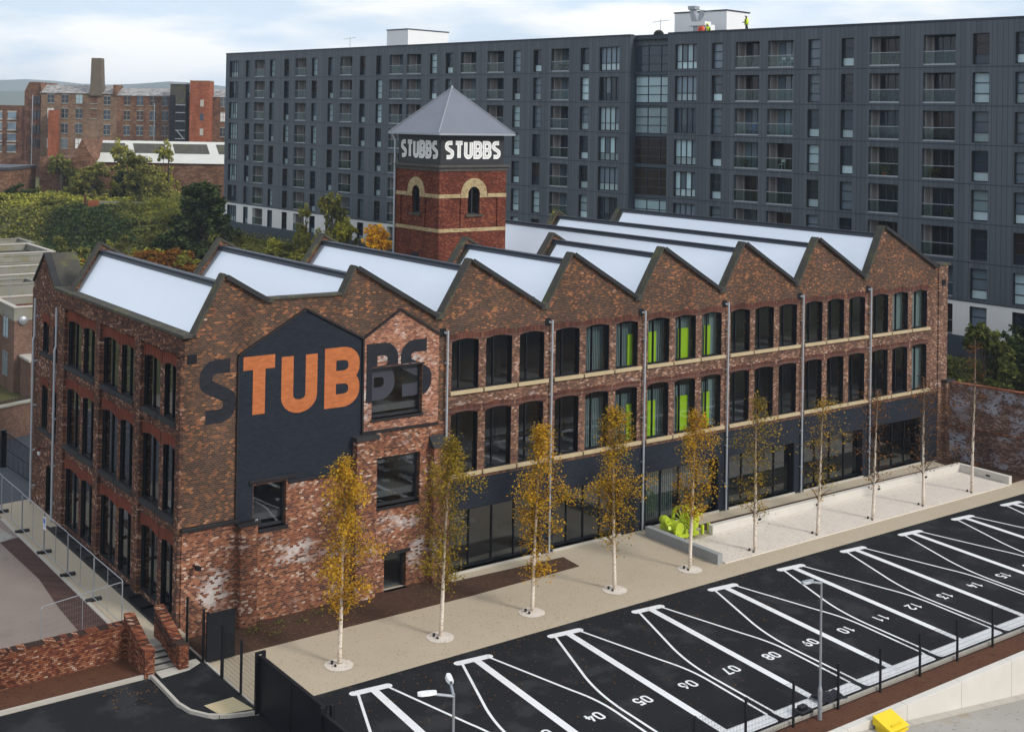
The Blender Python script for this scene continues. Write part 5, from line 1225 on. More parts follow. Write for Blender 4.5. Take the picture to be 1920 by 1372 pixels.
# balcony unit: recess box with pale side wall, glazed doors behind, glass rail
def balc(w, look):
    d = 1.5
    fr = MB(); fr.box(0, .45, -.02, w, d, .06); fr.box(0, .45, HT-.05, w, d, HT); fr.box(w-.05, .5, .06, w, d, HT-.05)
    for x in (.36*w, .6*w, .84*w, w-.06): fr.box(x-.04, d-.06, .06, x+.04, d, HT-.05)
    body = fr.mesh('balcony', 'clad_plain')
    wl = MB(); wl.box(.0, .46, .06, .06, d, HT-.05); wl.box(.06, d-.1, .06, .10*w, d-.02, HT-.05)
    dr = MB(); dr.quad((.06, d-.03, .06), (w, d-.03, .06), (w, d-.03, HT-.05), (.06, d-.03, HT-.05))
    gl = MB(); gl.box(.03, .06, .12, w-.03, .075, 1.08)
    rl = MB(); rl.box(0, .04, 1.08, w, .1, 1.13); rl.box(0, .03, .0, w, .14, .12)
    return [body, wl.mesh('side_wall', 'recess_wall'), dr.mesh('glazed_door', look), gl.mesh('glass_rail', 'glass_rail'), rl.mesh('rail_frame', 'galv')]
BW = [balc(2.5, m_) for m_ in ('pane_dark', 'pane_brown', 'pane_mid', 'pane_dark')]
BN = ['balcony', 'side_wall', 'glazed_door', 'glass_rail', 'rail_frame']
def place(units, a, b, wn_, r, nm, names=None):
    vb = .225+r+1-.06; vt = .225+r+.14; z0 = AZ((a+b)/2, vb); z1 = AZ((a+b)/2, vt)
    if r == 7: z0 = AZ((a+b)/2, 8.12); z1 = AZ((a+b)/2, 7.34)
    o = link(nm, units[0], apt); p = AW(a, 0, z0); o.location = Vector(p)-apt.location; o.rotation_euler.z = ARZ; o.scale = ((b-a)/wn_, 1, (z1-z0)/HT)
    for i, pm in enumerate(units[1:]): link(names[i+1] if names else 'pane', pm, o)
    return o
# the 100 largest (nearest) windows are parts, the farther ones one stuff part
slots = []
for ci, (a, b, ty) in enumerate(COLS):
    for r in range(8):
        if ty in (W_, N_): slots.append((a, b, ty, r))
        elif ty == B_K: place(rr.choice(BW), a, b, 2.5, r, 'balcony', BN)
slots.sort(key=lambda s: -s[0])
vis = [s for s in slots if s[0] < 110]; rest = vis[100:]+[s for s in slots if s[0] >= 110]
for (a, b, ty, r) in vis[:100]:
    place(rr.choice(NW) if ty == N_ else WW[(r*3+int(a)) % 4], a, b, 1.15 if ty == N_ else 2.55, r, 'window')
acc = {}
for (a, b, ty, r) in rest:
    us = rr.choice(NW) if ty == N_ else rr.choice(WW); wn_ = 1.15 if ty == N_ else 2.55
    vb = .225+r+1-.06; vt = .225+r+.14; um = (a+b)/2
    if r == 7: vb, vt = 8.12, 7.34
    z0 = AZ(um, vb); z1 = AZ(um, vt)
    for me in us:
        mt = me.materials[0]; t_ = acc.setdefault(mt.name, (MB(), mt))[0]; i = len(t_.v)
        for v in me.vertices: t_.v.append(AW(a+v.co.x*(b-a)/wn_, v.co.y, z0+v.co.z*(z1-z0)/HT))
        t_.f += [tuple(j+i for j in p.vertices) for p in me.polygons]
tot = MB(); mats = []; mi = []
for nm, (t_, mt) in acc.items():
    i = len(tot.v); tot.v += t_.v; tot.f += [tuple(j+i for j in f) for f in t_.f]; mi += [len(mats)]*len(t_.f); mats.append(mt)
me = tot.mesh('distant_windows'); [me.materials.append(x) for x in mats]
for p, k in zip(me.polygons, mi): p.material_index = k
o = child('distant_windows', me, None, apt); o['kind'] = 'stuff'
# stair glazing
for r in range(8):
    z0 = AZ(72.6, .225+r+1-.02); z1 = AZ(72.6, .225+r+.12); h = z1-z0; mb = MB(); look = ['pane_dark', 'pane_teal', 'pane_teal', 'pane_brown', 'pane_brown', 'pane_teal', 'pane_mid', 'pane_dark'][r]
    def A3(u, w_, z): return AW(u, w_, z)
    for u in (70.4, 71.95, 73.5, 74.92): mb.box(u-.04, .92, z0, u+.04, 1.02, z1, A3)
    for q in (0, .3, .62, .97): mb.box(70.44, .93, z0+h*q-.04, 74.9, 1.0, z0+h*q+.04, A3)
    o = child('stair_window', mb, 'flash', apt)
    p = MB(); p.quad(AW(70.4, .98, z0), AW(74.95, .98, z0), AW(74.95, .98, z1), AW(70.4, .98, z1)); child('pane', p, look, o)
    mb = MB(); mb.box(70.35, .9, z0-.34 if r < 7 else z0-.2, 74.98, 1.2, z0-.045, A3); child('spandrel_panel', mb, 'clad_plain', apt)
# roof plant rooms
for (u0, u1, w0, w1, zt) in ((27.4, 31.4, 5, 12, 33.85), (72.8, 79.0, 4, 8, 33.72)):
    mb = MB(); mb.box(u0, w0, 30, u1, w1, zt-.12, AW); o = child('plant_room', mb, 'white_render', apt)
    mb = MB(); mb.box(u0-.08, w0-.08, zt-.12, u1+.08, w1+.08, zt, AW); child('plant_room_roof', mb, 'flash', o)
mb = MB(); c = AW(75.5, 3.95, 32.9); mb.tube([AW(75.2, 3.9, 31), AW(75.2, 3.9, 33.0)], .03, 5); child('soil_pipe', mb, 'flash', apt)
for u in (22.5, 71.8):
    c = AW(u, 3, 31); ar_ = MB(); ar_.tube([c, (c[0], c[1], 33)], .03, 5); ar_.tube([(c[0]-.5, c[1]+.6, 32.7), (c[0]+.3, c[1]-.9, 32.9)], .02, 4)
    for q in range(6): p = Vector((c[0]-.5, c[1]+.6, 32.7)).lerp(Vector((c[0]+.3, c[1]-.9, 32.9)), q/5); ar_.tube([tuple(p+Vector((-.25, -.1, 0))), tuple(p+Vector((.25, .1, 0)))], .014, 4)
    child('aerial', ar_, 'galv', apt)
mb = MB(); c = AW(72.7, 1.5, 31.45); mb.lathe([(.55, -.3), (.5, .05), (.3, .28), (0, .36)], c, 14); child('roof_dome', mb, 'rubber', apt)
# facade access machine on the roof
fm = empty('roof_crane', AW(77.2, 1.8, 31), 'grey white facade access crane with jib and a red hose reel on the roof', 'crane')
mb = MB(); mb.box(76.6, 1.2, 31.1, 78.6, 2.6, 31.4, AW); mb.box(76.9, 1.5, 31.4, 77.3, 1.9, 32.2, AW); child('chassis', mb, 'galv', fm)
mb = MB(); mb.box(76.4, 1.2, 32.0, 78.4, 2.2, 32.4, AW); mb.box(77.4, 1.4, 31.3, 78.6, 2.6, 32.1, AW); child('winch_house', mb, 'white_render', fm)
mb = MB(); mb.beam(AW(77.0, 1.6, 32.4), AW(76.7, 1.6, 33.7), .5, .5); mb.beam(AW(77.6, 1.5, 32.4), AW(77.9, 1.5, 33.4), .25, .4); mb.box(76.4, 1.2, 33.6, 77.2, 2.0, 33.95, AW); mb.beam(AW(77.2, 1.6, 33.6), AW(79, 1.6, 33.3), .07, .07); child('jib', mb, 'galv', fm)
mb = MB(); c = AW(78.2, .9, 31.55); mb.lathe([(.12, -.12), (.36, -.12), (.36, .12), (.12, .12), (.12, -.12)], c, 16, 'x'); child('hose_reel', mb, 'red_paint', fm)
# two workers
def person(nm_label, u, w_, z0, crouch, face):
    P0 = Vector(AW(u, w_, z0)); o_ang = face
    me = bpy.data.meshes.new('person'); 
    if not crouch: J = [(0, 0, .95), (0, 0, 1.2), (0, 0, 1.42), (.0, 0, 1.56), (.03, 0, 1.70), (0, .1, .9), (.02, .11, .5), (-.02, .12, .08), (.12, .13, .04), (0, -.1, .9), (-.1, -.11, .5), (-.2, -.12, .08), (-.06, -.13, .04), (0, .19, 1.4), (.06, .26, 1.14), (.3, .2, 1.12), (0, -.19, 1.4), (.04, -.26, 1.14), (.28, -.18, 1.16), (.37, .17, 1.13), (.35, -.15, 1.18)]
    else: J = [(0, 0, .55), (.12, 0, .8), (.22, 0, .98), (.28, 0, 1.1), (.34, 0, 1.22), (0, .1, .5), (.35, .14, .45), (.1, .14, .08), (.24, .14, .04), (0, -.1, .5), (.3, -.14, .35), (.0, -.14, .08), (.14, -.14, .04), (.2, .19, .95), (.3, .27, .7), (.45, .2, .55), (.2, -.19, .95), (.3, -.27, .7), (.45, -.2, .55), (.52, .18, .5), (.52, -.18, .5)]
    E_ = [(0, 1), (1, 2), (2, 3), (3, 4), (0, 5), (5, 6), (6, 7), (7, 8), (0, 9), (9, 10), (10, 11), (11, 12), (2, 13), (13, 14), (14, 15), (15, 19), (2, 16), (16, 17), (17, 18), (18, 20)]
    Rr = [.13, .14, .15, .06, .105, .09, .065, .05, .045, .09, .065, .05, .045, .07, .05, .04, .07, .05, .04, .035, .035]
    me.from_pydata(J, E_, []); me.update(); me.materials.append(M['clothes'])
    o = bpy.data.objects.new('person', me); COL.objects.link(o); o.location = P0; o.rotation_euler.z = face
    md = o.modifiers.new('skin', 'SKIN'); 
    for i, v in enumerate(me.skin_vertices[0].data if me.skin_vertices else []): v.radius = (Rr[i], Rr[i]); v.use_root = (i == 0)
    if not me.skin_vertices:
        pass
    sb_ = o.modifiers.new('sub', 'SUBSURF'); sb_.levels = 1; sb_.render_levels = 1
    tag(o, nm_label, 'person', 'workers on the roof of the apartment block')
    def pc(name, mb, mt): q = link(name, mb.mesh(name, mt), o); fin(q, 0, True)
    tz = Vector(J[2]); t0 = Vector(J[0]); v_ = MB(); v_.tube([tuple(t0+Vector((0, 0, -.05))), tuple(t0.lerp(tz, .5)), tuple(tz+Vector((0, 0, .02))), tuple(tz+Vector((0, 0, .08)))], [.19, .2, .2, .1], 12); pc('hi_vis_vest', v_, 'hivis')
    h = Vector(J[4]); hm = MB(); hm.lathe([(.15, .02), (.14, .07), (.1, .13), (0, .155)], tuple(h), 12); pc('hard_hat', hm, 'hivis' if crouch else 'white_plastic')
    fm_ = MB(); fm_.lathe([(0, -.12), (.07, -.1), (.105, -.02), (.1, .05), (0, .08)], (h.x+.02, h.y, h.z), 12); pc('face', fm_, 'skin')
person('person in yellow hi vis vest and white hard hat standing looking at something held', 83.45, .6, 30.88, False, radians(120))
person('person in hi vis vest crouching behind the roof edge near the crane', 79.2, .8, 30.75, True, radians(190))
# balcony things seen through the rails
def chair_at(u, r, mt, lb, dx=0):
    z = AZ(u, .225+r+1-.06)+.09; c = AW(u, .75, z); mb = MB()
    for a, b in ((-.2, -.2), (.2, -.2), (.2, .2), (-.2, .2)): mb.tube([(c[0]+a*1.1, c[1]+b*1.1, z), (c[0]+a*.8, c[1]+b*.8, z+.43)], .02, 5)
    mb.box(c[0]-.22, c[1]-.22, z+.43, c[0]+.22, c[1]+.22, z+.47); mb.beam((c[0]+.2, c[1]-.2, z+.47), (c[0]+.26, c[1]-.2, z+.88), .04, .04); mb.beam((c[0]+.2, c[1]+.2, z+.47), (c[0]+.26, c[1]+.2, z+.88), .04, .04); mb.box(c[0]+.2, c[1]-.22, z+.65, c[0]+.27, c[1]+.22, z+.9)
    single('balcony_chair', mb, mt, lb, 'chair', loc=c)
chair_at(87.2, 0, 'white_plastic', 'white folding chair on the top floor balcony right of the stairwell')
chair_at(88.1, 0, 'white_plastic', 'second white chair on the same top floor balcony, to its right')
chair_at(84.2, 2, 'blue_plastic', 'pale blue chair on the third floor down balcony above the skylights')
chair_at(97.6, 5, 'blue_plastic', 'bright blue chair on the lower balcony above the last sawtooth')
chair_at(102.0, 3, 'timber', 'wooden chair on the wide balcony in the fourth row down')
chair_at(87.3, 3, 'white_plastic', 'white moulded chair on the fourth row balcony')
chair_at(96.9, 1, 'timber', 'slatted wooden chair in the second row balcony')
def pot(u, r, lb, mt='leaf_green'):
    z = AZ(u, .225+r+1-.06)+.09; c = AW(u, .7, z); o = empty('potted_plant', c, lb, 'plant'); mb = MB(); mb.lathe([(0, 0), (.13, 0), (.18, .3), (0, .3)], c, 10); child('pot', mb, 'red_paint' if 'red' in lb else 'rubber', o)
    lv = MB(); rg = random.Random(int(u*10)+r)
    for _ in range(260): leafquad(lv, Vector((c[0]+rg.gauss(0, .2), c[1]+rg.gauss(0, .2), z+.5+rg.gauss(0, .2))), rg.uniform(.04, .09), rg)
    child('foliage', lv, mt, o)
pot(60.6, 0, 'bushy plant filling the top balcony left of the stairwell'); pot(61.3, 0, 'second plant on the top balcony left of the stairwell')
pot(83.5, 3, 'leafy plant on the fourth row balcony beside the stairwell block'); pot(83.4, 5, 'small conifer on the lowest visible balcony by the stairwell', 'leaf_dark')
pot(97.3, 3, 'plant in a red pot on the fourth row balcony'); pot(101.6, 3, 'plant at the left of the wide fourth row balcony')
pot(25.6, 1, 'plant on the far balcony in the second row'); pot(16.5, 2, 'plant on the far balcony in the third row'); pot(7.2, 2, 'yellow green plant on the farthest balcony column', 'leaf_yellow'); pot(26.0, 5, 'plant on the far balcony near the tower'); pot(102.9, 4, 'low plants on the wide fifth row balcony')

# ================================================================== FAR BUILDINGS (camera side faces, about 300 m away)
FWD = Vector((.58224, .81302)); RGT = Vector((.81302, -.58224)); C0 = Vector((-34.88, -50.98))
def FP(D):
    return lambda s, d, z: (C0.x+RGT.x*s+FWD.x*(D+d), C0.y+RGT.y*s+FWD.y*(D+d), z)
f3 = FP(300)
fmz = empty('far_mill', f3(-90, 8, 0), 'derelict brick textile mill with patched slate roof and tapering chimney on the skyline', 'mill building')
mb = MB(); mb.box(-104.2, 0, -3, -86.0, 14, 27.5, f3); child('wall', mb, 'brick_far_buff', fmz)
mb = MB(); mb.box(-86.0, 0, -3, -58, 14, 27.15, f3); child('wall', mb, 'brick_far', fmz)
mb = MB(); mb.prism([(-104.2, 0), (-104.2, 27.8), (-105.0, 30.1), (-107.6, 30.1), (-108.7, 27.9), (-108.7, 0)][::-1], lambda s, z: f3(s, .0 if s > -104.5 else 1.5, z), lambda s, z: f3(s, 14, z)); child('gable_end', mb, 'brick_far', fmz)
mb = MB()
for a, b, z0, z1 in ((-104.5, -86.8, 27.5, 29.6), (-86.2, -58, 27.15, 29.1)):
    mb.quad(f3(a, -.3, z0), f3(b, -.3, z0-.0), f3(b, 5, z1), f3(a, 5, z1)); mb.quad(f3(a, 5, z1), f3(b, 5, z1), f3(b, 14, z0), f3(a, 14, z0))
    mb.quad(f3(b, -.3, z0), f3(b, 14, z0), f3(b, 5, z1), f3(b, 5, z1-.01))
child('roof', mb, 'far_slate', fmz)
mb = MB(); mb.box(-86.9, -.4, 27.2, -86.3, 6, 29.7, f3); child('parapet_wall', mb, 'brick_far', fmz)
mb = MB(); i0 = len(mb.v)
for s0, s1, z in ((-92.4, -89.5, 27), (-92.2, -89.8, 36.0)):
    for s, d in ((s0, -.6), (s1, -.6), (s1, 2.2), (s0, 2.2)): mb.v.append(f3(s, d if z < 30 else d*.8, z))
for k in range(4): mb.f.append((k, (k+1) % 4, 4+(k+1) % 4, 4+k))
mb.f.append((4, 5, 6, 7)); child('chimney', mb, 'chimney', fmz)
def farwin(s, z, w_, h, look, blocked=False):
    mb = MB(); mb.box(s, -.06, z, s+w_, .0, z+h, f3); o = child('window', mb, look, fmz)
    mb = MB(); mb.box(s-.1, -.16, z-.25, s+w_+.1, -.0, z, f3); mb.box(s-.1, -.1, z+h, s+w_+.1, -.0, z+h+.25, f3)

    if not blocked:
        mb.box(s+w_/2-.05, -.09, z, s+w_/2+.05, -.06, z+h, f3); mb.box(s, -.09, z+h*.5-.05, s+w_, -.06, z+h*.5+.05, f3)
    child('window_surround', mb, 'rendered', o)
rf_ = random.Random(3)
xsA = [-102.6, -99.2, -95.8, -92.3, -89.1]; xsB = [-84.3, -81.2, -78.1, -75.2]; 
for r, (zA, zB) in enumerate(((25.2, 24.95), (21.6, 21.4), (18.0, 17.8), (14.4, 14.2))):
    for j, s in enumerate(xsA):
        blk = j == 3
        if blk and r > 1: continue
        farwin(s, zA if j < 4 else zB, 1.5, 1.9 if r == 0 else 2.2, 'brick_far' if blk else rf_.choice(['pane_mid', 'pane_dark', 'pane_teal' if r == 0 else 'white_panel', 'pane_dark']), blk)
    for s in xsB: farwin(s, zB, 1.45, 2.1, rf_.choice(['pane_dark', 'pane_mid', 'white_panel', 'pane_dark', 'pane_brown']))
    for s in (-64.6-2.6, -61.2): 
        if s > -63: farwin(s, zB, 1.3, 2.0, rf_.choice(['pane_dark', 'pane_mid', 'white_panel']))
mb = MB()
for z in (23.2, 20.0, 16.6, 13.3): mb.box(-108.9, -1.6, z, -107.2, .8, z+.12, f3); mb.beam(f3(-108.7, -1.5, z-3.2), f3(-107.4, -1.5, z), .15, .15)
for s in (-108.8, -107.2): mb.beam(f3(s, -1.6, 8), f3(s, -1.6, 24.2), .12, .12)
child('fire_escape', mb, 'rust', fmz)
mb = MB(); mb.tube([f3(-106.4, -.2+.7, 27), f3(-106.4, .5, 6)], .12, 6); mb.tube([f3(-77, -.2, 25.5), f3(-77, -.2, 10)], .12, 6); child('downpipe', mb, 'galv', fmz)
for s in (-106.0, -105.1):
    for z in (24.8, 21.3, 17.8, 14.4): mb = MB(); mb.box(s, .4, z, s+.5, .9, z+1.9, f3); child('window', mb, 'pane_dark', fmz)
mb = MB(); mb.box(-101.4, -3, 8, -99.6, -.5, 23.4, f3); single('brick_stack', mb, 'brick_far_red', 'slender red brick stack standing against the derelict mill', 'chimney', loc=f3(-100.5, -1.7, 8))
so_ = empty('lift_tower', f3(-70.5, -2, 0), 'tall grey and black corrugated lift tower with diagonal bracing against the far mill', 'tower')
mb = MB(); mb.box(-72.6, -3, -2, -68.9, 1, 30.0, f3); child('shaft', mb, 'coping', so_)
mb = MB(); mb.box(-72.7, -3.1, 14, -71.3, -2.9, 27.4, f3); mb.box(-71.2, -3.12, 14, -69.0, -3.0, 25.0, f3); child('dark_cladding', mb, 'black_metal', so_)
mb = MB()
for z in (17, 19, 21.2, 23.2, 25): bz = MB(); bz.box(-71.2, -3.3, z, -68.9, -3.1, z+.2, f3); child('steel_band', bz, 'galv', so_)
mb.beam(f3(-71.0, -3.3, 19.2), f3(-69.2, -3.3, 17.2), .15, .2); mb.box(-73, -3.3, 30.0, -68.6, 1.2, 30.25, f3); child('steel_brace', mb, 'galv', so_)
o = empty('stair_tower', f3(-65.4, -3, 0), 'bright red brick stair tower beside the grey lift tower', 'tower')
mb = MB(); mb.box(-67.7, -4, -2, -63.1, 1, 30.8, f3); child('wall', mb, 'brick_far_red', o); mb = MB(); mb.box(-67.8, -4.1, 30.8, -63.0, 1.1, 31.0, f3); child('coping', mb, 'kerb', o)
for z, mt in ((24.8, 'kerb'), (21.5, 'pane_dark'), (18.0, 'kerb')): mb = MB(); mb.box(-65.2, -4.08, z, -64.4, -4.0, z+1.6, f3); child('window', mb, mt, o)
o = empty('mill_wing', f3(-113, 2, 0), 'lower brick wing with red framed windows at the far left edge', 'mill building')
mb = MB(); mb.box(-126, 2, -3, -108.75, 12, 24.4, f3); child('wall', mb, 'brick_far', o)
for z in (21.2, 18.6, 15.9, 13.3):
    for s in (-112.8, -116.2, -119.6): mb = MB(); mb.box(s, 1.93, z, s+2.0, 2.0, z+1.6, f3); w0 = child('window', mb, 'pane_mid', o); mb = MB(); mb.box(s-.1, 1.85, z-.3, s+2.1, 2, z, f3); mb.box(s-.1, 1.9, z+1.6, s+2.1, 2, z+1.85, f3); child('window_surround', mb, 'kerb', w0)
# white roofed shed in front of the mill
f2 = FP(230)
o = empty('warehouse', f2(-58, 8, 0), 'long low brick shed with a white and grey striped pitched roof', 'warehouse')
mb = MB(); mb.box(-71, 0, -2, -36, 18, 13.9, f2); child('wall', mb, 'brick_far', o)
mb = MB(); ss = [(-71, 13.9, 17.6)]; mb.quad(f2(-71.5, -.4, 13.8), f2(-36, -.4, 13.8), f2(-36, 9, 17.6), f2(-71.5, 9, 17.6)); mb.quad(f2(-71.5, 9, 17.6), f2(-36, 9, 17.6), f2(-36, 18.4, 13.8), f2(-71.5, 18.4, 13.8)); child('roof', mb, 'shed_roof', o)
for s0, s1 in ((-70.2, -64), (-62.5, -56.5), (-55, -48.5), (-46.8, -41)):
    mb = MB(); mb.quad(f2(s0-1, 3.6, 15.45), f2(s1-1, 3.6, 15.45), f2(s1-2.5, 7.8, 17.15), f2(s0-2.5, 7.8, 17.15)); child('roof_panel', mb, 'coping', o)
mb = MB(); mb.prism([(-73.0, 14.6), (-69.4, 14.6), (-71.3, 18.0)], lambda s, z: f2(s, -3, z), lambda s, z: f2(s, 16, z)); mb.box(-78.5, -4, -2, -69.4, 15, 14.6, f2); child('brick_gable', mb, 'brick_far', o)
mb = MB(); mb.box(-93, -14, -2, -80.6, 0, 12.6, f2); o = single('outbuilding', mb, 'brick_far', 'low red brown brick outbuilding with long windows in front of the far mill', 'outbuilding', loc=f2(-85, -7, 0))
mb = MB(); mb.box(-96, -14.2, 12.6, -80.4, .2, 13.1, f2); child('flat_roof', mb, 'slate', o)
mb = MB(); mb.box(-100, -16, -2, -93.5, -4, 13.4, f2); single('outbuilding', mb, 'white_panel', 'small white roofed shed at the extreme left beyond the shrubs', 'outbuilding', loc=f2(-97, -10, 0))
# canal side parapet wall, gate pillar and poles among the scrub
f1 = FP(176)
f1 = FP(205); mb = MB(); mb.box(-66, 0, 2, -52.6, .5, 8.3, f1); mb.box(-52.6, -3, 2, -42, -2.5, 7.5, f1); o = single('canal_wall', mb, 'rendered', 'low weathered stone parapet wall along the far canal bank', 'wall', loc=f1(-62, 0, 3))
mb = MB(); mb.box(-62.5, -2.4, 2, -61.0, -1.3, 8.6, f1); o = single('gate_pillar', mb, 'brick_far_red', 'orange red brick pillar with a rusty post among the shrubs', 'pillar', loc=f1(-65, -5, 3))
mb = MB(); mb.box(-63.0, -2.8, 2, -62.7, -2.5, 9.4, f1); child('post', mb, 'rust', o)
for s, d, z0, z1, lb in ((-36.3, 40, 3, 17.6, 'tall thin grey lamp post against the shed roof'), (-47.4, 10, 3, 6.8, 'short grey lamp post by the canal wall')):
    f = FP(176); mb = MB(); mb.tube([f(s, d, z0), f(s, d, z1)], [.12, .07], 6); mb.tube([f(s, d, z1), f(s-.9, d, z1+.15)], .06, 5); single('street_lamp', mb, 'galv', lb, 'street lamp', loc=f(s, d, z0))

# ================================================================== VEGETATION
def crown(name, mat, h, rad, n, rng, lobes=9, leafs=(.09, .2), base=.25, squash=1.0):
    """leaf clumps through an uneven crown; returns meshes (crown, trunk) in local coordinates"""
    lv = MB(); tk = MB()
    tk.tube([(0, 0, -1), (.05, .02, h*.35), (-.08, .05, h*.7), (0, 0, h*.9)], [rad*.07, rad*.05, rad*.03, .01], 7)
    C_ = []
    for i in range(lobes):
        a = rng.uniform(0, 6.3); f = rng.random(); z = h*(base+(1-base-.12)*f); q = rad*(.75*(1-abs(f-.4)*.95))*rng.uniform(.35, 1); C_.append((Vector((q*cos(a), q*sin(a), z)), rad*rng.uniform(.30, .52)*(1-.35*f)))
        tk.tube([(0, 0, z*.55), (q*cos(a)*.6, q*sin(a)*.6, z*.85), (q*cos(a), q*sin(a), z)], [.09, .05, .015], 5, False)
    C_.append((Vector((0, 0, h*.86)), rad*.34)); sub = []
    for c, r in C_:
        for k in range(9):
            d = Vector((rng.gauss(0, 1), rng.gauss(0, 1), rng.gauss(0, .8))).normalized(); sub.append((c+d*r*rng.uniform(.5, 1.05), r*rng.uniform(.22, .45)))
    per = max(1, n//len(sub))
    for c, r in sub:
        for k in range(per):
            d = Vector((rng.gauss(0, 1), rng.gauss(0, 1), rng.gauss(0, .75))); d = d.normalized()*r*rng.random()**.4
            leafquad(lv, c+d, rng.uniform(*leafs), rng)
    return lv.mesh('crown', mat), tk.mesh('trunk', 'bark')
rv = random.Random(11)
PR = {'dark': [crown('c', 'leaf_dark', 12, 4.6, 13000, rv, 22, (.16, .32), base=.12), crown('c', 'leaf_dark', 9, 4.2, 10000, rv, 18, (.15, .28), base=.1)],
 'green': [crown('c', 'leaf_green', 12, 5.0, 13000, rv, 24, (.16, .32), base=.08), crown('c', 'leaf_green', 9, 3.8, 9500, rv, 18, (.14, .27), base=.08), crown('c', 'leaf_green', 6, 3.4, 8000, rv, 14, (.12, .24), base=.05)],
 'yellow': [crown('c', 'leaf_yellow', 10, 3.4, 6500, rv, 18, (.12, .24), base=.08), crown('c', 'leaf_yellow', 5, 3.0, 6200, rv, 13, (.1, .2), base=.05)],
 'amber': [crown('c', 'leaf_amber', 5, 2.4, 5500, rv, 14, (.1, .2), base=.1)],
 'shrub': [crown('c', 'leaf_green', 3.2, 2.6, 3000, rv, 9, base=.05), crown('c', 'leaf_yellow', 3.0, 2.4, 2800, rv, 9, base=.05), crown('c', 'leaf_rust', 2.6, 2.4, 2500, rv, 9, base=.05)]}
def tree(kind, vi, px, D, ztop, zbase, label, nm='tree', cat='tree', group=None, wide=1.0):
    """px: bearing given as photo column on the horizon; D: metres ahead of the camera"""
    cm, tm = PR[kind][vi]; s = (px-893.4)/2350.8*D; f = FP(D); p = f(s, 0, zbase)
    h0 = {('dark', 0): 12, ('dark', 1): 9, ('green', 0): 12, ('green', 1): 9, ('green', 2): 6, ('yellow', 0): 10, ('yellow', 1): 5, ('amber', 0): 5, ('shrub', 0): 3.2, ('shrub', 1): 3.0, ('shrub', 2): 2.6}[(kind, vi)]
    k = (ztop-zbase)/h0; o = empty(nm, p, label, cat, group, rv.uniform(0, 6.3)); o.scale = (k*wide, k*wide, k)
    link('trunk', tm, o); link('crown', cm, o); return o
GT = 'trees between the mill and the far buildings'
TL = [('dark', 0, 388, 158, 14.6, 2.0, 'broad dark green tree at the left end of the apartment block', 1.15),
 ('dark', 1, 345, 165, 9.5, 2.0, 'lower dark tree left of the broad dark one', 1.2),
 ('green', 0, 262, 216, 16.9, 2.5, 'big round green tree in front of the white shed roof', 1.0),
 ('green', 0, 175, 218, 14.6, 2.5, 'spreading olive green tree below the mill chimney', 1.2),
 ('yellow', 0, 318, 222, 18.2, 2.5, 'airy yellow green tree overlapping the shed roof', .8),
 ('yellow', 0, 222, 225, 18.3, 2.5, 'tall pale birch like tree left of the big round tree', .7),
 ('green', 1, 118, 224, 15.6, 2.5, 'brownish green tree against the far mill wall', .9),
 ('dark', 1, 40, 216, 10.4, 2, 'dark bush mass at the far left below the brick outbuilding', 1.3),
 ('dark', 1, 240, 218, 13.0, 2, 'dark centre tree before the canal wall', 1.1),
 ('green', 1, 98, 200, 9.5, 2, 'green tree left of the brick pillar', 1.1),
 ('yellow', 0, 80, 200, 9.2, 2, 'yellow green sapling at the left', .8),
 ('green', 1, 10, 160, 6.8, 2, 'rounded green bush at the far left edge', 1.2),
 ('green', 2, 60, 150, 5.6, 1.5, 'mid green bush in the left scrub', 1.2),
 ('green', 1, 115, 155, 6.2, 1.5, 'bushy willow in the scrub below the pillar', 1.1),
 ('green', 2, 170, 150, 4.8, 1.5, 'grey green bush in the middle of the scrub', 1.3),
 ('green', 2, 265, 145, 4.9, 1.5, 'leafy bush behind the second white skylight', 1.3),
 ('green', 1, 320, 140, 4.8, 1.5, 'green bush right of centre in the scrub', 1.2),
 ('dark', 1, 408, 146, 6.8, 2, 'dark bush under the end of the apartment block', .9),
 ('yellow', 1, 345, 150, 6.0, 2, 'yellow green shrub behind the first ridge', 1.4),
 ('yellow', 0, 578, 154, 12.0, 4.5, 'upright yellow green tree before the white storey of the flats', .75),
 ('green', 1, 628, 151, 13.7, 4.5, 'grey green airy tree left of the tower', .75),
 ('yellow', 1, 655, 149, 10.3, 4.5, 'olive shrub left of the amber bush', .9),
 ('amber', 0, 708, 145, 10.4, 4.8, 'bright amber yellow bush beside the tower downpipe', 1.0),
 ('shrub', 1, 520, 155, 7.5, 4.5, 'low green bush behind the third ridge', 1.2),
 ('shrub', 2, 262, 150, 6.0, 2.4, 'low rusty orange bush behind the first white skylight', 1.3), ('shrub', 2, 300, 149, 6.2, 2.4, 'rusty orange bush in the middle of the trio behind the first skylight', 1.3), ('shrub', 2, 335, 150, 6.3, 2.4, 'rusty bush nearest the second skylight', 1.3), ('shrub', 2, 140, 146, 5.6, 2.2, 'orange bush just right of the farthest terrace block', 1.2)]
for (k, vi, px, D, zt, zb, lb, wd) in TL: tree(k, vi, px, D, zt, zb, lb, 'tree' if zt-zb > 5 else 'bush', 'tree' if zt-zb > 5 else 'bush', GT, wd)
rb = random.Random(77); nb_ = 0; SB = {}
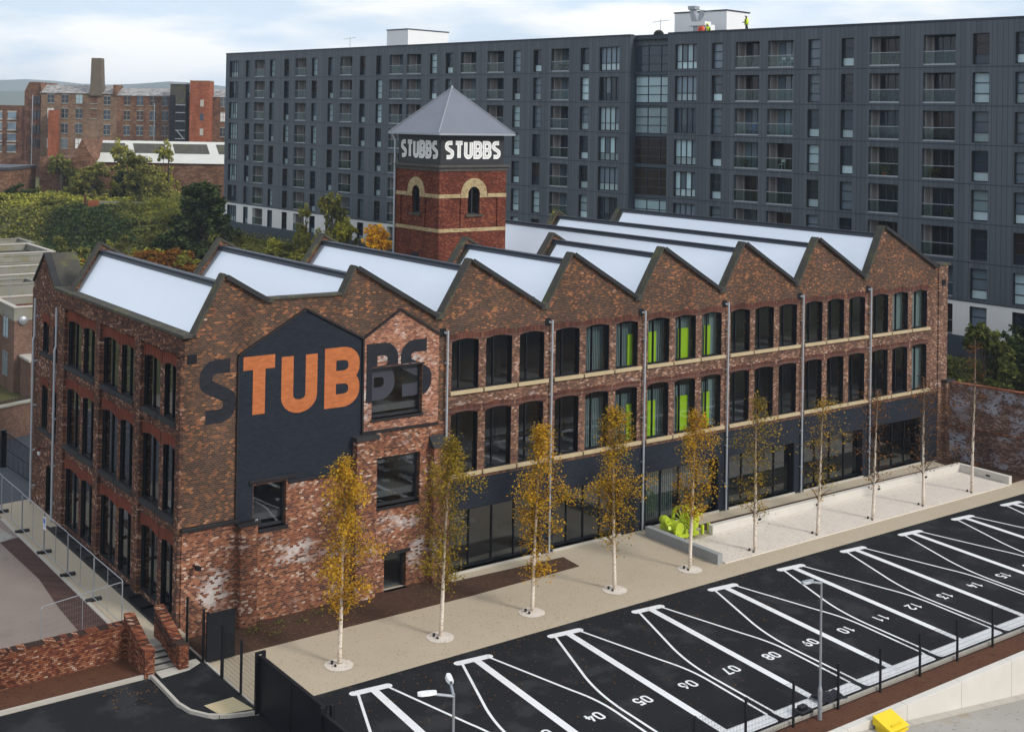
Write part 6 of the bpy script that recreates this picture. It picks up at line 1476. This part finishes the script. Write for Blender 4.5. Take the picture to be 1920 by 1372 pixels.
while nb_ < 46:
    px = rb.uniform(-60, 560); D = rb.uniform(138, 183); s = (px-893.4)/2350.8*D; p = FP(D)(s, 0, 0)
    w_ = (p[0]-39.148)*.98638513+(p[1]-111.6)*.16445172; u_ = (p[0]-39.148)*.16445172-(p[1]-111.6)*.98638513
    if (w_ > -6 and u_ > -4) or (p[0] < 10 and p[1] < 98): continue
    near = w_ > -18 and u_ > -8; z0 = terr(p[0], p[1]); h_ = rb.uniform(2.6, 4.8)*(.5 if near else 1)
    k, vi = rb.choice((('green', 2), ('green', 2), ('shrub', 0), ('green', 1), ('yellow', 1), ('shrub', 1)))
    cm, tm = PR[k][vi]; hk = {('green', 1): 9, ('green', 2): 6, ('shrub', 0): 3.2, ('shrub', 1): 3.0, ('yellow', 1): 5}[(k, vi)]; sc = (h_+.3)/hk; wd = rb.uniform(.9, 1.5)
    cp_ = cm.copy(); cp_.transform(Matrix.LocRotScale(Vector((p[0], p[1], z0-.3)), Matrix.Rotation(rb.uniform(0, 6.3), 3, 'Z').to_quaternion(), Vector((sc*wd, sc*wd, sc))))
    SB.setdefault(cm.materials[0].name, (bmesh.new(), cm.materials[0]))[0].from_mesh(cp_); bpy.data.meshes.remove(cp_); nb_ += 1
for nm, (bm, mt) in SB.items():
    me = bpy.data.meshes.new('scrub'); bm.to_mesh(me); bm.free(); me.materials.append(mt); struct('scrub', me, None, 'stuff')
# trees and hedge to the right
for (k, vi, x, y, zt, zb, lb, wd) in (('green', 1, 50.2, 2.6, 8.2, .6, 'green grey tree right of the mill in front of the flats', 1.0), ('dark', 1, 54.0, 2.0, 7.8, .6, 'darker tree at the right edge behind the boundary wall', 1.0), ('green', 2, 52.5, -2.0, 6.3, .6, 'bush leaning over the boundary wall at the right edge', 1.0)):
    cm, tm = PR[k][vi]; h0 = {('green', 1): 9, ('dark', 1): 9, ('green', 2): 6}[(k, vi)]; o = empty('tree', (x, y, zb), lb, 'tree', None, rv.uniform(0, 6)); s_ = (zt-zb)/h0; o.scale = (s_*wd, s_*wd, s_); link('trunk', tm, o); link('crown', cm, o)
# small plants growing on the gable copings
for i, (x, y, z) in enumerate(((21.2, 25.4, 15.4), (27.8, 25.4, 15.4))):
    lv = MB(); rg = random.Random(i)
    for _ in range(120): leafquad(lv, Vector((x-.3+rg.gauss(0, .2), y+rg.gauss(0, .15), z-.2+rg.gauss(0, .25))), rg.uniform(.03, .07), rg)
    single('wall_plant', lv, 'leaf_yellow', ('tuft of weeds on the rear gable right of the tower', 'tuft of weeds on the farthest rear gable')[i], 'plant', loc=(x, y, z))
# rough scrub over the waste ground: one mass nobody could count
lv = {k: MB() for k in ('leaf_green', 'leaf_yellow', 'leaf_rust', 'leaf_dark')}
from mathutils import noise as mn
def hump(x, y): return 1.5*max(0, mn.noise(Vector((x*.11, y*.11, 3)))+.4)+1.3*max(0, mn.noise(Vector((x*.35, y*.35, 7)))+.2)
rs_ = random.Random(23); cnt = 0
while cnt < 230000:
    D = 92+128*rs_.random()**1.25; px = rs_.uniform(-120, 760); s = (px-893.4)/2350.8*D; p = FP(D)(s, 0, 0); x, y = p[0], p[1]
    w_ = (x-39.148)*.98638513+(y-111.6)*.16445172; u_ = (x-39.148)*.16445172-(y-111.6)*.98638513
    if x < 8 and y < 97 or (w_ > -1.5 and u_ > -3) or y < 30: continue
    hh = hump(x, y)*(1 if w_ < -16 or u_ < -12 else .25)
    if hh < .12 and rs_.random() < .8: cnt += 1; continue
    z = terr(x, y)+hh*rs_.random()**.35; k = mn.noise(Vector((x*.06, y*.06, 11)))+.25*rs_.random()
    mt = 'leaf_green' if k < .22 else 'leaf_yellow'
    if D < 140 and mn.noise(Vector((x*.09, y*.09, 31))) > .33: mt = 'leaf_rust'
    if k < -.22: mt = 'leaf_dark'
    leafquad(lv[mt], Vector((x+rs_.gauss(0, .2), y+rs_.gauss(0, .2), z)), rs_.uniform(.14, .30)*(D/150)**.5, rs_); cnt += 1
for k, mb in lv.items(): struct('scrub', mb, k, 'stuff')
lv = MB()
for _ in range(16000):
    u = rs_.uniform(86, 118); w_ = -1.8-abs(rs_.gauss(0, 1.2)); x, y, z = AW(u, w_, 0); leafquad(lv, Vector((x, y, terr(x, y)+1.5*rs_.random())), rs_.uniform(.06, .14), rs_)
for _ in range(6000):
    u = rs_.uniform(-3, 60); w_ = -2-abs(rs_.gauss(0, 1.5)); x, y, z = AW(u, w_, 0); leafquad(lv, Vector((x, y, terr(x, y)+1.4*rs_.random())), rs_.uniform(.08, .16), rs_)
struct('ground_cover', lv, 'leaf_green', 'stuff')
# distant wood line and hills
def ridge(name, D, pts, mat, depth, z0=-5):
    mb = MB(); f = FP(D); n = len(pts)
    for i, (px, z) in enumerate(pts):
        s = (px-893.4)/2350.8*D; mb.v += [f(s*.6, -depth*.6, z0), f(s*.92, -depth*.15, z*.55), f(s, 0, z), f(s*1.05, depth*.8, z*.8)]
    for i in range(n-1):
        for k in range(3): a = i*4+k; mb.f.append((a, a+4, a+5, a+1))
    struct(name, mb, mat)
import itertools
def prof(x0, x1, n, f): return [(x0+(x1-x0)*i/n, f(x0+(x1-x0)*i/n)) for i in range(n+1)]
M['hill'] = ground('upland_moor', (.08, .10, .085), (.15, .17, .14), .004, None, (.0022, .55, (.045, .06, .035)), .95)
ridge('hills', 3500, prof(-1500, 3300, 90, lambda x: 22+.42*(233-22+14*sin(x*.009+1)+26*max(0, 1-((x-340)/110)**2)-10*max(0, 1-((x-200)/90)**2)+12*mn.noise(Vector((x*.01, 0, 0)))+6*mn.noise(Vector((x*.04, 2, 0))))), 'hill', 300)
ridge('hills', 1700, prof(-1500, 3300, 80, lambda x: 36+17*max(0, 1-((x-20)/110)**2)+8*mn.noise(Vector((x*.012, 5, 0)))+3*mn.noise(Vector((x*.06, 9, 0)))), 'hill', 300)
# far town: many small distant buildings nobody would count
tb = MB(); rt = random.Random(9)
for _ in range(700):
    D = rt.uniform(600, 1500); px = rt.uniform(-250, 560); s = (px-893.4)/2350.8*D; f = FP(D); wd = rt.uniform(8, 30); h = rt.uniform(5, 13); tb.box(s, 0, -4, s+wd, rt.uniform(8, 20), h, f)
struct('distant_town', tb, 'brick_far', 'stuff')
lv = MB()
for _ in range(26000):
    D = rt.uniform(330, 1500); px = rt.uniform(-250, 560); s = (px-893.4)/2350.8*D; p = FP(D)(s, 0, 0); k = mn.noise(Vector((p[0]*.01, p[1]*.01, 0)))
    if k < -.05: continue
    leafquad(lv, Vector((p[0], p[1], rt.uniform(-2, 11))), D*.0016*rt.uniform(.6, 1.4), rt)
struct('far_woodland', lv, 'leaf_dark', 'stuff')
# haze
hz = MB(); hz.box(-4200, -620, -60, 8000, 6500, 125)
M['haze_air'] = bpy.data.materials.new('haze_air'); M['haze_air'].use_nodes = True; t_ = M['haze_air'].node_tree; t_.nodes.clear()
pv = t_.nodes.new('ShaderNodeVolumePrincipled'); pv.inputs['Color'].default_value = (.74, .86, 1, 1); pv.inputs['Density'].default_value = HAZE; pv.inputs['Anisotropy'].default_value = .1
ou = t_.nodes.new('ShaderNodeOutputMaterial'); t_.links.new(pv.outputs[0], ou.inputs['Volume'])
if HAZE > 0: struct('haze', hz, 'haze_air', 'stuff')
